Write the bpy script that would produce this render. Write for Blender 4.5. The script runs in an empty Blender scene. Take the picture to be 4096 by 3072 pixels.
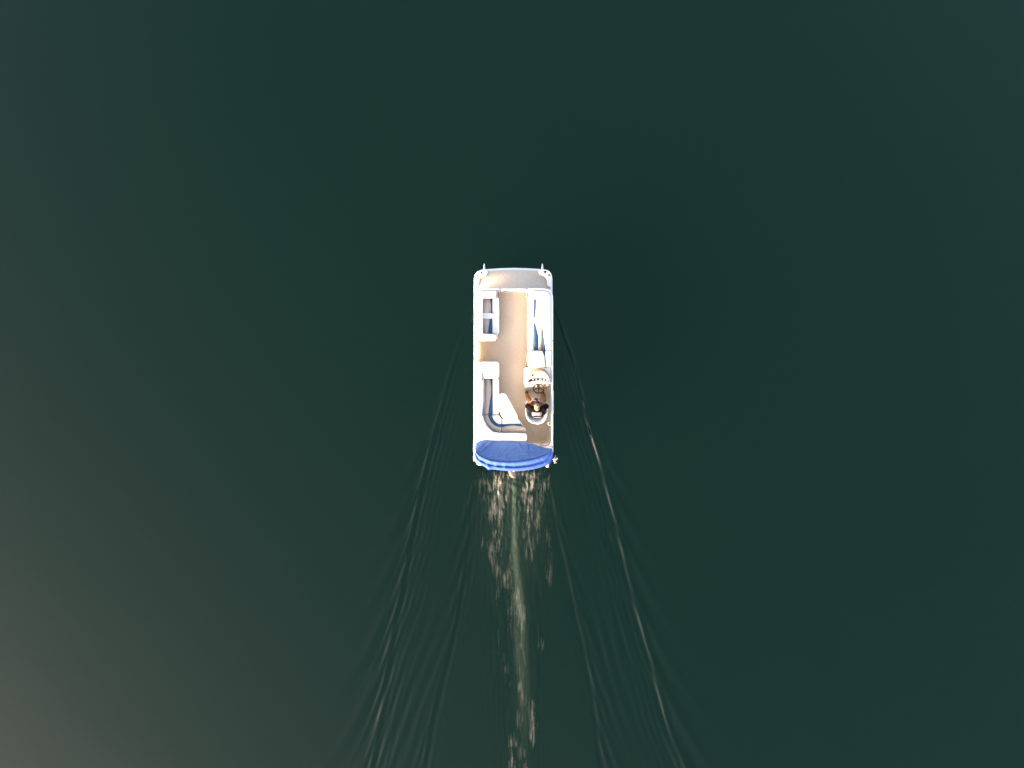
import bpy, bmesh, math, random
import numpy as np
from mathutils import Vector
from mathutils.geometry import delaunay_2d_cdt

random.seed(7)
R = math.radians
S = bpy.context.scene
COL = S.collection

# ------------------------------------------------------------------ camera, sky, sun, exposure
CAM_H = 22.7                 # drone height above the lake
FPX = 2800.0                 # focal length in pixels of the 4096 px wide photograph
cam_data = bpy.data.cameras.new('camera')
cam_data.sensor_width = 36.0
cam_data.lens = FPX / 4096.0 * 36.0
cam_data.clip_end = 10000.0
cam = bpy.data.objects.new('camera', cam_data)
cam.location = (0, 0, CAM_H)
cam.rotation_euler = (0, 0, 0)
COL.objects.link(cam)
S.camera = cam

SUN_EL = R(12.0)
SUN_DIR_XY = Vector((-0.80, -0.60)).normalized()
world = bpy.data.worlds.new('World')
S.world = world
world.use_nodes = True
wn = world.node_tree
wn.nodes.clear()
sky = wn.nodes.new('ShaderNodeTexSky')
sky.sky_type = 'NISHITA'
sky.sun_disc = False
sky.sun_elevation = SUN_EL
sky.sun_rotation = math.atan2(SUN_DIR_XY.x, SUN_DIR_XY.y)
sky.altitude = 300
sky.air_density = 0.42
sky.dust_density = 4.6
sky.ozone_density = 0.0
bg = wn.nodes.new('ShaderNodeBackground')
bg.inputs['Strength'].default_value = 0.15
wo = wn.nodes.new('ShaderNodeOutputWorld')
wn.links.new(sky.outputs[0], bg.inputs[0])
wn.links.new(bg.outputs[0], wo.inputs[0])

sun_data = bpy.data.lights.new('sun', 'SUN')
sun_data.energy = 0.6
sun_data.angle = R(10.0)
sun_data.color = (1.0, 0.78, 0.55)
sun = bpy.data.objects.new('sun', sun_data)
sd = Vector((SUN_DIR_XY.x * math.cos(SUN_EL), SUN_DIR_XY.y * math.cos(SUN_EL), math.sin(SUN_EL)))
sun.rotation_euler = sd.to_track_quat('Z', 'Y').to_euler()
sun.location = sd * 60
COL.objects.link(sun)

S.view_settings.view_transform = 'Standard'
S.view_settings.look = 'None'
S.view_settings.gamma = 1.0
S.view_settings.use_curve_mapping = False
S.view_settings.exposure = 3.02
S.view_settings.use_white_balance = True
S.view_settings.white_balance_temperature = 7250

# ------------------------------------------------------------------ layout helpers
# details were measured on enlarged views of the photograph: (origin x, origin y, enlargement)
CROP = {'A': (1820, 1020, 3.456), 'B': (1820, 1400, 3.19), 'C': (2060, 1380, 4.878), 'D': (1860, 1400, 4.146),
        'E': (1860, 1740, 4.1475), 'F': (1880, 1040, 9.217), 'G': (2060, 1040, 9.217), 'H': (2100, 1560, 11.85),
        'I': (2080, 1460, 11.85), 'P': (0, 0, 1.0)}


def at(c, x, y, z):
    """measured point -> metres, for a point that stands z metres above the water"""
    ox, oy, s = CROP[c]
    k = (CAM_H - z) / FPX
    return Vector(((ox + x / s - 2048) * k, -(oy + y / s - 1536) * k, z))


def poly(c, pts, z):
    return [at(c, x, y, z).to_2d() for x, y in pts]


def area(p):
    return 0.5 * sum(p[i].x * p[(i + 1) % len(p)].y - p[(i + 1) % len(p)].x * p[i].y for i in range(len(p)))


def ccw(p):
    return p if area(p) > 0 else list(reversed(p))


def rounded(p, r, n=5):
    """round the corners of polygon p (list of 2d vectors); r scalar or list"""
    p = list(p)
    N = len(p)
    rr = r if isinstance(r, (list, tuple)) else [r] * N
    if area(p) < 0:
        p = list(reversed(p)); rr = list(reversed(rr))
    out = []
    for i in range(N):
        a, b, c = p[i - 1], p[i], p[(i + 1) % N]
        u, v = (a - b), (c - b)
        lu, lv = u.length, v.length
        if lu < 1e-6 or lv < 1e-6:
            continue
        u, v = u / lu, v / lv
        ang = math.acos(max(-1, min(1, u.dot(v))))
        if rr[i] <= 0 or ang > R(176):
            out.append(b); continue
        t = min(rr[i] / math.tan(ang / 2), 0.48 * min(lu, lv))
        p0, p1 = b + u * t, b + v * t
        for k in range(n + 1):
            s = k / n
            out.append(p0 * (1 - s) ** 2 + b * 2 * s * (1 - s) + p1 * s * s)
    return out


def smooth_closed(p, it=2):
    for _ in range(it):
        q = []
        for i in range(len(p)):
            a, b = p[i], p[(i + 1) % len(p)]
            q += [a * .75 + b * .25, a * .25 + b * .75]
        p = q
    return p


def smooth_open(p, it=2):
    for _ in range(it):
        q = [p[0]]
        for i in range(len(p) - 1):
            a, b = p[i], p[i + 1]
            q += [a * .75 + b * .25, a * .25 + b * .75]
        p = q + [p[-1]]
    return p


def inset(p, d):
    """move a counter-clockwise outline inwards by d"""
    N = len(p); out = []
    for i in range(N):
        e1 = (p[i] - p[i - 1]); e2 = (p[(i + 1) % N] - p[i])
        if e1.length < 1e-7: e1 = e2
        if e2.length < 1e-7: e2 = e1
        n1 = Vector((-e1.y, e1.x)).normalized(); n2 = Vector((-e2.y, e2.x)).normalized()
        m = n1 + n2
        if m.length < 1e-4: m = n1
        m.normalize()
        out.append(p[i] + m * (d / max(0.5, m.dot(n1))))
    for _ in range(12):                                   # collapse edges that turned round
        bad = False
        for i in range(N):
            j = (i + 1) % N
            if (out[j] - out[i]).length > 1e-9 and (out[j] - out[i]).dot(p[j] - p[i]) < 0:
                out[i] = out[j] = (out[i] + out[j]) / 2; bad = True
        if not bad: break
    return out


# ------------------------------------------------------------------ object helpers
ORG = {}


def put(name, verts, faces, mat, parent=None, smooth=True, origin=None):
    """link a mesh object whose vertices are given in world metres"""
    vs = [Vector(v) for v in verts]
    if origin is None:
        lo = [min(v[i] for v in vs) for i in range(3)]; hi = [max(v[i] for v in vs) for i in range(3)]
        origin = Vector(((lo[0] + hi[0]) / 2, (lo[1] + hi[1]) / 2, lo[2]))
    me = bpy.data.meshes.new(name)
    me.from_pydata([v - origin for v in vs], [], faces)
    me.validate()
    if smooth:
        me.polygons.foreach_set('use_smooth', [True] * len(me.polygons))
        try:
            me.set_sharp_from_angle(angle=R(45))
        except Exception:
            pass
    for m in (mat if isinstance(mat, list) else [mat]):
        me.materials.append(m)
    o = bpy.data.objects.new(name, me)
    COL.objects.link(o)
    ORG[o] = origin
    if parent is not None:
        o.parent = parent
        o.location = origin - ORG[parent]
    else:
        o.location = origin
    return o


def empty(name, loc, label, cat, group=None):
    o = bpy.data.objects.new(name, None)
    o.empty_display_size = 0.2
    o.location = loc
    COL.objects.link(o)
    ORG[o] = Vector(loc)
    tag(o, label, cat, group)
    return o


def tag(o, label, cat=None, group=None):
    o['label'] = label
    if cat: o['category'] = cat
    if group: o['group'] = group
    return o


def fill_ring(ring, base, extra_base):
    """faces (and extra points) that close a nearly flat ring of points"""
    n = len(ring)
    if n <= 8:
        return [], [[base + i for i in range(n)]]
    c = sum((Vector(p) for p in ring), Vector()) / n
    nor = Vector()
    for i in range(n):
        nor += (Vector(ring[i]) - c).cross(Vector(ring[(i + 1) % n]) - c)
    if nor.length < 1e-12:
        return [], []
    nor.normalize()
    u = nor.orthogonal().normalized(); w = nor.cross(u)
    p2 = [Vector(((Vector(p) - c).dot(u), (Vector(p) - c).dot(w))) for p in ring]
    r = delaunay_2d_cdt(p2, [], [list(range(n))], 1, 1e-6)
    ex = []; idx = {}; out = []
    for k, v in enumerate(r[0]):
        if r[3][k]: idx[k] = base + r[3][k][0]
        else:
            idx[k] = extra_base + len(ex); ex.append(c + u * v.x + w * v.y)
    for t in r[2]:
        q = [idx[k] for k in t]
        if len(set(q)) == len(q): out.append(q)
    return ex, out


class MB:
    def __init__(s):
        s.v = []; s.f = []

    def add(s, v, f):
        b = len(s.v); s.v += [Vector(x) for x in v]; s.f += [[i + b for i in q] for q in f]
        return s

    def rings(s, rings, cap0=True, cap1=True, closed=True):
        n = len(rings[0]); v = [x for r in rings for x in r]; f = []
        for k in range(len(rings) - 1):
            for i in range(n if closed else n - 1):
                j = (i + 1) % n
                f.append([k * n + i, k * n + j, (k + 1) * n + j, (k + 1) * n + i])
        for on, k in ((cap0, 0), (cap1, len(rings) - 1)):
            if on:
                ex, ff = fill_ring(rings[k], k * n, len(v))
                v = v + ex; f += ff
        return s.add(v, f)

    def slab(s, p, z0, z1, er=0.01, puff=0.0, n=4):
        """p: outline; vertical wall, rounded top edge, slightly domed top"""
        q = []
        for v in ccw(list(p)):
            if not q or (v - q[-1]).length > 4e-4: q.append(Vector((v.x, v.y)))
        while len(q) > 3 and (q[0] - q[-1]).length <= 4e-4: q.pop()
        r = delaunay_2d_cdt(q, [], [list(range(len(q)))], 1, 1e-6)
        s.add([(v.x, v.y, z0) for v in r[0]], [list(reversed(t)) for t in r[2]])
        N = len(q)
        s.add([(v.x, v.y, z) for z in (z0, z1 - er) for v in q], [[i, (i + 1) % N, N + (i + 1) % N, N + i] for i in range(N)])
        P = np.array([(v.x, v.y) for v in q]); Q = np.roll(P, -1, 0)

        def dist(X):
            X = np.asarray(X, float)
            out = np.empty(len(X)); ins = np.empty(len(X), bool)
            for k0 in range(0, len(X), 4000):
                x = X[k0:k0 + 4000, None, :]
                e = Q - P; w = x - P
                t = np.clip((w * e).sum(-1) / np.maximum((e * e).sum(-1), 1e-12), 0, 1)
                out[k0:k0 + 4000] = np.sqrt((((w - t[..., None] * e)) ** 2).sum(-1)).min(1)
                c = (P[:, 1] > x[..., 1]) != (Q[:, 1] > x[..., 1])
                xi = P[:, 0] + (x[..., 1] - P[:, 1]) * (Q[:, 0] - P[:, 0]) / np.where(np.abs(Q[:, 1] - P[:, 1]) < 1e-12, 1e-12, Q[:, 1] - P[:, 1])
                ins[k0:k0 + 4000] = ((c & (x[..., 0] < xi)).sum(1) % 2) == 1
            return out, ins
        lo, hi = P.min(0), P.max(0)
        pts = []
        g = max(.006, er * .45)
        if er >= .006 and (hi - lo).max() < 1.6:
            gx, gy = np.meshgrid(np.arange(lo[0], hi[0], g), np.arange(lo[1], hi[1], g))
            G = np.c_[gx.ravel() + (np.arange(gx.size) // gx.shape[1] % 2) * g * .5, gy.ravel()]
            d, i_ = dist(G)
            pts += list(G[i_ & (d > g * .5) & (d < er * 1.5)])
        if puff:
            gx, gy = np.meshgrid(np.arange(lo[0], hi[0], .03), np.arange(lo[1], hi[1], .03))
            G = np.c_[gx.ravel(), gy.ravel()]
            d, i_ = dist(G)
            pts += list(G[i_ & (d > max(er * 1.5, .012))])
        V = q + [Vector((float(a_), float(b_))) for a_, b_ in pts]
        r = delaunay_2d_cdt(V, [], [list(range(N))], 1, 1e-6)
        d, _ = dist([(v.x, v.y) for v in r[0]])
        d[d < 1e-5] = 0
        z = z1 - er + np.sqrt(np.maximum(er * er - np.maximum(er - d, 0) ** 2, 0))
        if puff:
            t = np.clip(d / .09, 0, 1); z = z + puff * t * (2 - t)
        s.add([(v.x, v.y, float(zz)) for v, zz in zip(r[0], z)], [list(t) for t in r[2]])
        return s

    def box(s, c, d):
        x, y, z = c; a, b, h = d[0] / 2, d[1] / 2, d[2] / 2
        v = [(x + i * a, y + j * b, z + k * h) for k in (-1, 1) for j in (-1, 1) for i in (-1, 1)]
        return s.add(v, [[0, 2, 3, 1], [4, 5, 7, 6], [0, 1, 5, 4], [2, 6, 7, 3], [0, 4, 6, 2], [1, 3, 7, 5]])

    def tube(s, pts, r, n=8, closed=False, sq=1.0):
        pts = [Vector(p) for p in pts]; N = len(pts)
        rr = r if isinstance(r, (list, tuple)) else [r] * N
        rs = []; up = None
        for i in range(N):
            t = (pts[(i + 1) % N] - pts[i - 1]) if closed else (pts[min(i + 1, N - 1)] - pts[max(i - 1, 0)])
            t.normalize()
            if up is None:
                up = Vector((0, 0, 1)) if abs(t.z) < .9 else Vector((0, 1, 0))
            a = t.cross(up)
            if a.length < 1e-3: a = t.cross(Vector((1, 0, 0)))
            a.normalize(); b = a.cross(t).normalized(); up = b
            ring = []
            for k in range(n):
                w = 2 * math.pi * k / n + math.pi / n
                ring.append(pts[i] + a * math.cos(w) * rr[i] + b * math.sin(w) * rr[i] * sq)
            rs.append(ring)
        if closed:
            rs.append(rs[0])
            return s.rings(rs, False, False)
        return s.rings(rs)

    def lathe(s, c, prof, n=20, axis='z', sx=1.0, sy=1.0):
        """prof: (radius, height) pairs"""
        rs = []
        for r, h in prof:
            ring = []
            for k in range(n):
                w = 2 * math.pi * k / n
                if axis == 'z': ring.append(Vector((c[0] + r * sx * math.cos(w), c[1] + r * sy * math.sin(w), c[2] + h)))
                else: ring.append(Vector((c[0] + r * sx * math.cos(w), c[1] + h, c[2] + r * sy * math.sin(w))))
            rs.append(ring)
        return s.rings(rs)

    def put(s, name, mat, parent=None, smooth=True, origin=None):
        o = put(name, s.v, s.f, mat, parent, smooth, origin)
        bm = bmesh.new(); bm.from_mesh(o.data)
        bmesh.ops.remove_doubles(bm, verts=bm.verts, dist=2e-5)
        bmesh.ops.dissolve_degenerate(bm, edges=bm.edges, dist=1e-6)
        bmesh.ops.recalc_face_normals(bm, faces=bm.faces)
        bm.to_mesh(o.data); bm.free()
        return o


# ------------------------------------------------------------------ materials
def material(name, color, rough=0.5, metallic=0.0, var=0.06, vscale=6.0, bump=0.0, bscale=200.0, spec=0.5, stretch=None, coat=0.0):
    m = bpy.data.materials.new(name)
    m.use_nodes = True
    nt = m.node_tree
    b = nt.nodes['Principled BSDF']
    b.inputs['Roughness'].default_value = rough
    b.inputs['Metallic'].default_value = metallic
    b.inputs['Specular IOR Level'].default_value = spec
    b.inputs['Coat Weight'].default_value = coat
    tc = nt.nodes.new('ShaderNodeTexCoord')
    src = tc.outputs['Object']
    if stretch:
        mp = nt.nodes.new('ShaderNodeMapping'); mp.inputs['Scale'].default_value = stretch
        nt.links.new(src, mp.inputs[0]); src = mp.outputs[0]
    n = nt.nodes.new('ShaderNodeTexNoise'); n.inputs['Scale'].default_value = vscale; n.inputs['Detail'].default_value = 5
    nt.links.new(src, n.inputs['Vector'])
    mx = nt.nodes.new('ShaderNodeMix'); mx.data_type = 'RGBA'
    c = list(color)
    mx.inputs['A'].default_value = [x * (1 - var) for x in c] + [1]
    mx.inputs['B'].default_value = [min(1, x * (1 + var)) for x in c] + [1]
    nt.links.new(n.outputs['Fac'], mx.inputs['Factor'])
    nt.links.new(mx.outputs['Result'], b.inputs['Base Color'])
    if bump:
        n2 = nt.nodes.new('ShaderNodeTexNoise'); n2.inputs['Scale'].default_value = bscale; n2.inputs['Detail'].default_value = 3
        nt.links.new(src, n2.inputs['Vector'])
        bp = nt.nodes.new('ShaderNodeBump'); bp.inputs['Strength'].default_value = bump; bp.inputs['Distance'].default_value = 0.01
        nt.links.new(n2.outputs['Fac'], bp.inputs['Height'])
        nt.links.new(bp.outputs[0], b.inputs['Normal'])
    return m


def carpet_material():
    m = bpy.data.materials.new('carpet')
    m.use_nodes = True
    nt = m.node_tree; b = nt.nodes['Principled BSDF']
    b.inputs['Roughness'].default_value = 0.9
    b.inputs['Specular IOR Level'].default_value = 0.15
    tc = nt.nodes.new('ShaderNodeTexCoord')
    cols = []
    for sc, det in (((60, 14, 1), 2), ((14, 70, 1), 2), ((1.1, 1.1, 1), 4)):
        mp = nt.nodes.new('ShaderNodeMapping'); mp.inputs['Scale'].default_value = sc
        nt.links.new(tc.outputs['Object'], mp.inputs[0])
        n = nt.nodes.new('ShaderNodeTexNoise'); n.inputs['Scale'].default_value = 1.0; n.inputs['Detail'].default_value = det
        nt.links.new(mp.outputs[0], n.inputs['Vector'])
        cols.append(n.outputs['Fac'])
    add = nt.nodes.new('ShaderNodeMath'); add.operation = 'ADD'
    nt.links.new(cols[0], add.inputs[0]); nt.links.new(cols[1], add.inputs[1])
    ml = nt.nodes.new('ShaderNodeMath'); ml.operation = 'MULTIPLY_ADD'; ml.inputs[1].default_value = 0.75
    nt.links.new(add.outputs[0], ml.inputs[0])
    sb = nt.nodes.new('ShaderNodeMath'); sb.operation = 'MULTIPLY'; sb.inputs[1].default_value = 0.5
    nt.links.new(cols[2], sb.inputs[0]); nt.links.new(sb.outputs[0], ml.inputs[2])
    rp = nt.nodes.new('ShaderNodeValToRGB')
    rp.color_ramp.elements[0].position = 0.62; rp.color_ramp.elements[0].color = (0.54, 0.425, 0.31, 1)
    rp.color_ramp.elements[1].position = 1.35; rp.color_ramp.elements[1].color = (0.66, 0.54, 0.41, 1)
    e = rp.color_ramp.elements.new(0.98); e.color = (0.605, 0.485, 0.365, 1)
    nt.links.new(ml.outputs[0], rp.inputs[0])
    # a few small stains
    v = nt.nodes.new('ShaderNodeTexNoise'); v.inputs['Scale'].default_value = 9.0; v.inputs['Detail'].default_value = 2
    nt.links.new(tc.outputs['Object'], v.inputs['Vector'])
    r2 = nt.nodes.new('ShaderNodeValToRGB'); r2.color_ramp.elements[0].position = 0.72; r2.color_ramp.elements[1].position = 0.78
    nt.links.new(v.outputs['Fac'], r2.inputs[0])
    mx = nt.nodes.new('ShaderNodeMix'); mx.data_type = 'RGBA'; mx.inputs['B'].default_value = (0.2, 0.16, 0.11, 1)
    nt.links.new(rp.outputs[0], mx.inputs['A'])
    mm = nt.nodes.new('ShaderNodeMath'); mm.operation = 'MULTIPLY'; mm.inputs[1].default_value = 0.5
    nt.links.new(r2.outputs[0], mm.inputs[0]); nt.links.new(mm.outputs[0], mx.inputs['Factor'])
    nt.links.new(mx.outputs['Result'], b.inputs['Base Color'])
    bp = nt.nodes.new('ShaderNodeBump'); bp.inputs['Strength'].default_value = 0.5; bp.inputs['Distance'].default_value = 0.004
    nt.links.new(add.outputs[0], bp.inputs['Height']); nt.links.new(bp.outputs[0], b.inputs['Normal'])
    return m


def wood_red():
    m = bpy.data.materials.new('burl')
    m.use_nodes = True
    nt = m.node_tree; b = nt.nodes['Principled BSDF']
    b.inputs['Roughness'].default_value = 0.45
    b.inputs['Specular IOR Level'].default_value = 0.15
    tc = nt.nodes.new('ShaderNodeTexCoord')
    n = nt.nodes.new('ShaderNodeTexNoise'); n.inputs['Scale'].default_value = 22; n.inputs['Detail'].default_value = 6; n.inputs['Distortion'].default_value = 1.5
    nt.links.new(tc.outputs['Object'], n.inputs['Vector'])
    rp = nt.nodes.new('ShaderNodeValToRGB')
    rp.color_ramp.elements[0].position = 0.35; rp.color_ramp.elements[0].color = (0.035, 0.004, 0.003, 1)
    rp.color_ramp.elements[1].position = 0.7; rp.color_ramp.elements[1].color = (0.075, 0.006, 0.004, 1)
    nt.links.new(n.outputs['Fac'], rp.inputs[0]); nt.links.new(rp.outputs[0], b.inputs['Base Color'])
    return m


def plexi():
    m = bpy.data.materials.new('bronze_plexiglass')
    m.use_nodes = True
    nt = m.node_tree
    nt.nodes.remove(nt.nodes['Principled BSDF'])
    t = nt.nodes.new('ShaderNodeBsdfTransparent'); t.inputs[0].default_value = (0.93, 0.84, 0.69, 1)
    g = nt.nodes.new('ShaderNodeBsdfGlossy'); g.inputs['Roughness'].default_value = 0.05
    n = nt.nodes.new('ShaderNodeTexNoise'); n.inputs['Scale'].default_value = 3
    f = nt.nodes.new('ShaderNodeMath'); f.operation = 'MULTIPLY_ADD'; f.inputs[1].default_value = 0.04; f.inputs[2].default_value = 0.05
    nt.links.new(n.outputs['Fac'], f.inputs[0])
    mx = nt.nodes.new('ShaderNodeMixShader')
    nt.links.new(f.outputs[0], mx.inputs[0]); nt.links.new(t.outputs[0], mx.inputs[1]); nt.links.new(g.outputs[0], mx.inputs[2])
    nt.links.new(mx.outputs[0], nt.nodes['Material Output'].inputs['Surface'])
    return m


M = {
    'trim': material('white_aluminium', (0.80, 0.80, 0.80), 0.35, 0.0, 0.04, 4),
    'panel': material('fence_skin', (0.74, 0.71, 0.67), 0.4, 0.0, 0.05, 3),
    'steel': material('bare_aluminium', (0.55, 0.54, 0.52), 0.32, 0.9, 0.08, 8, 0.05, 60),
    'vinyl': material('cream_vinyl', (0.80, 0.775, 0.71), 0.42, 0, 0.035, 5, 0.12, 26),
    'beige': material('beige_vinyl', (0.52, 0.43, 0.345), 0.45, 0, 0.05, 6, 0.15, 30),
    'blue': material('blue_vinyl', (0.003, 0.085, 0.21), 0.4, 0, 0.08, 6, 0.12, 30),
    'piping': material('navy_piping', (0.05, 0.08, 0.20), 0.5),
    'gel': material('white_gelcoat', (0.82, 0.80, 0.745), 0.22, 0, 0.03, 3, 0, 1, 0.5),
    'cup': material('cup_insert', (0.56, 0.49, 0.38), 0.5),
    'dark': material('dark_plastic', (0.02, 0.011, 0.01), 0.6, 0, 0.2, 12),
    'wheel': material('wheel_rubber', (0.016, 0.009, 0.008), 0.7, 0, 0.2, 30, 0.2, 120, 0.15),
    'brown': material('speaker_grille', (0.11, 0.04, 0.03), 0.7, 0, 0.15, 60, 0.4, 300),
    'grey': material('throttle_grey', (0.10, 0.09, 0.10), 0.45, 0, 0.15, 20),
    'orange': material('lanyard_red', (0.75, 0.06, 0.012), 0.5),
    'pink': material('pink_sticker', (0.80, 0.14, 0.30), 0.5),
    'canvas': material('blue_canvas', (0.082, 0.15, 0.32), 0.85, 0, 0.06, 3, 0.12, 160, 0.2),
    'canvas_roll': material('blue_canvas_unfaded', (0.04, 0.10, 0.34), 0.8, 0, 0.06, 3, 0.12, 160, 0.2),
    'canvas_dk': material('navy_binding', (0.02, 0.035, 0.14), 0.8),
    'cowl': material('engine_cowl', (0.095, 0.084, 0.086), 0.55, 0, 0.08, 6, 0, 1, 0.25),
    'black': material('black_plastic', (0.012, 0.012, 0.014), 0.4),
    'shirt': material('maroon_black_cotton', (0.0085, 0.0042, 0.005), 0.9, 0, 0.2, 12, 0.5, 60, 0.05),
    'pants': material('tan_canvas_cloth', (0.22, 0.105, 0.045), 0.85, 0, 0.14, 9, 0.5, 40, 0.2),
    'skin': material('skin', (0.33, 0.155, 0.10), 0.5, 0, 0.08, 14),
    'cap': material('khaki_cotton', (0.23, 0.165, 0.10), 0.85, 0, 0.10, 22, 0.4, 140, 0.2),
    'capdk': material('brown_cotton', (0.05, 0.026, 0.018), 0.85, 0, 0.12, 22, 0.4, 140, 0.2),
    'thread': material('white_thread', (0.72, 0.66, 0.56), 0.8),
    'shoe': material('brown_leather', (0.11, 0.042, 0.014), 0.55, 0, 0.25, 20, 0.3, 60),
    'sole': material('shoe_sole', (0.05, 0.025, 0.015), 0.7),
    'print_bg': material('print_pale_blue', (0.085, 0.10, 0.15), 0.8, 0, 0.15, 40),
    'print_w': material('print_white', (0.30, 0.30, 0.31), 0.8),
    'print_p': material('print_pink', (0.20, 0.13, 0.14), 0.8, 0, 0.2, 60),
    'print_k': material('print_dark', (0.08, 0.08, 0.09), 0.8),
    'ctl': material('controller_grey', (0.22, 0.24, 0.25), 0.4, 0, 0.15, 40),
    'screen': material('controller_screen', (0.02, 0.03, 0.045), 0.15),
    'rope': material('white_rope', (0.70, 0.66, 0.58), 0.9, 0, 0.1, 40),
    'stick': material('pink_stick', (0.45, 0.25, 0.28), 0.5),
    'eye': material('eye_white', (0.7, 0.68, 0.65), 0.3),
    'hair': material('dark_hair', (0.03, 0.018, 0.01), 0.7),
    'carpet': carpet_material(), 'burl': wood_red(), 'plexi': plexi(),
}

# ------------------------------------------------------------------ the lake
def pnoise(x, y, seed=0):
    """gradient noise, about -0.7..0.7"""
    xi = np.floor(x).astype(np.int64); yi = np.floor(y).astype(np.int64)
    xf = x - xi; yf = y - yi

    def g(ix, iy, dx, dy):
        h = (ix * 374761393 + iy * 668265263 + seed * 982451653) & 0xFFFFFFFF
        h = ((h ^ (h >> 13)) * 1274126177) & 0xFFFFFFFF
        h = h ^ (h >> 16)
        a = (h & 0xFFFF) / 65536.0 * 2 * np.pi
        return np.cos(a) * dx + np.sin(a) * dy
    u = xf * xf * xf * (xf * (xf * 6 - 15) + 10); v = yf * yf * yf * (yf * (yf * 6 - 15) + 10)
    a = g(xi, yi, xf, yf); b = g(xi + 1, yi, xf - 1, yf)
    c = g(xi, yi + 1, xf, yf - 1); d = g(xi + 1, yi + 1, xf - 1, yf - 1)
    return (a * (1 - u) + b * u) * (1 - v) + (c * (1 - u) + d * u) * v


def fbm(x, y, seed=0, o=3):
    s = 0; a = 1.0
    for k in range(o):
        s = s + a * pnoise(x * 2 ** k, y * 2 ** k, seed + 17 * k); a *= .5
    return s


def sstep(a, b, x):
    t = np.clip((x - a) / (b - a), 0, 1)
    return t * t * (3 - 2 * t)


BX = 0.042                                   # centre line of the boat
ENV = {-1: ([2.9, 2.48, 1.0, -.29, -2.02, -4.23, -6.67, -8.18, -9.56, -11.1, -12.5, -16], [1.12, 1.30, 1.84, 2.20, 2.70, 3.20, 3.64, 3.96, 4.22, 4.41, 4.64, 5.2]),
       1: ([2.9, 2.48, 1.6, .26, -1.33, -2.07, -3.17, -4.4, -6.76, -8.9, -10.6, -12.4, -16], [1.15, 1.34, 1.68, 2.08, 2.40, 2.66, 2.98, 3.34, 3.86, 4.42, 4.86, 5.6, 6.9])}
STERN = {-1: ([-2.8, -3.0, -3.84, -4.88, -6.97, -7.94, -9.62, -10.8, -13, -16], [1.1, 1.27, 1.41, 1.50, 1.73, 1.97, 2.37, 2.65, 3.0, 3.5]),
         1: ([-2.8, -3.0, -4.5, -6, -8, -10, -13, -16], [1.1, 1.2, 1.45, 1.80, 2.25, 2.62, 3.1, 3.6])}


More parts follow.
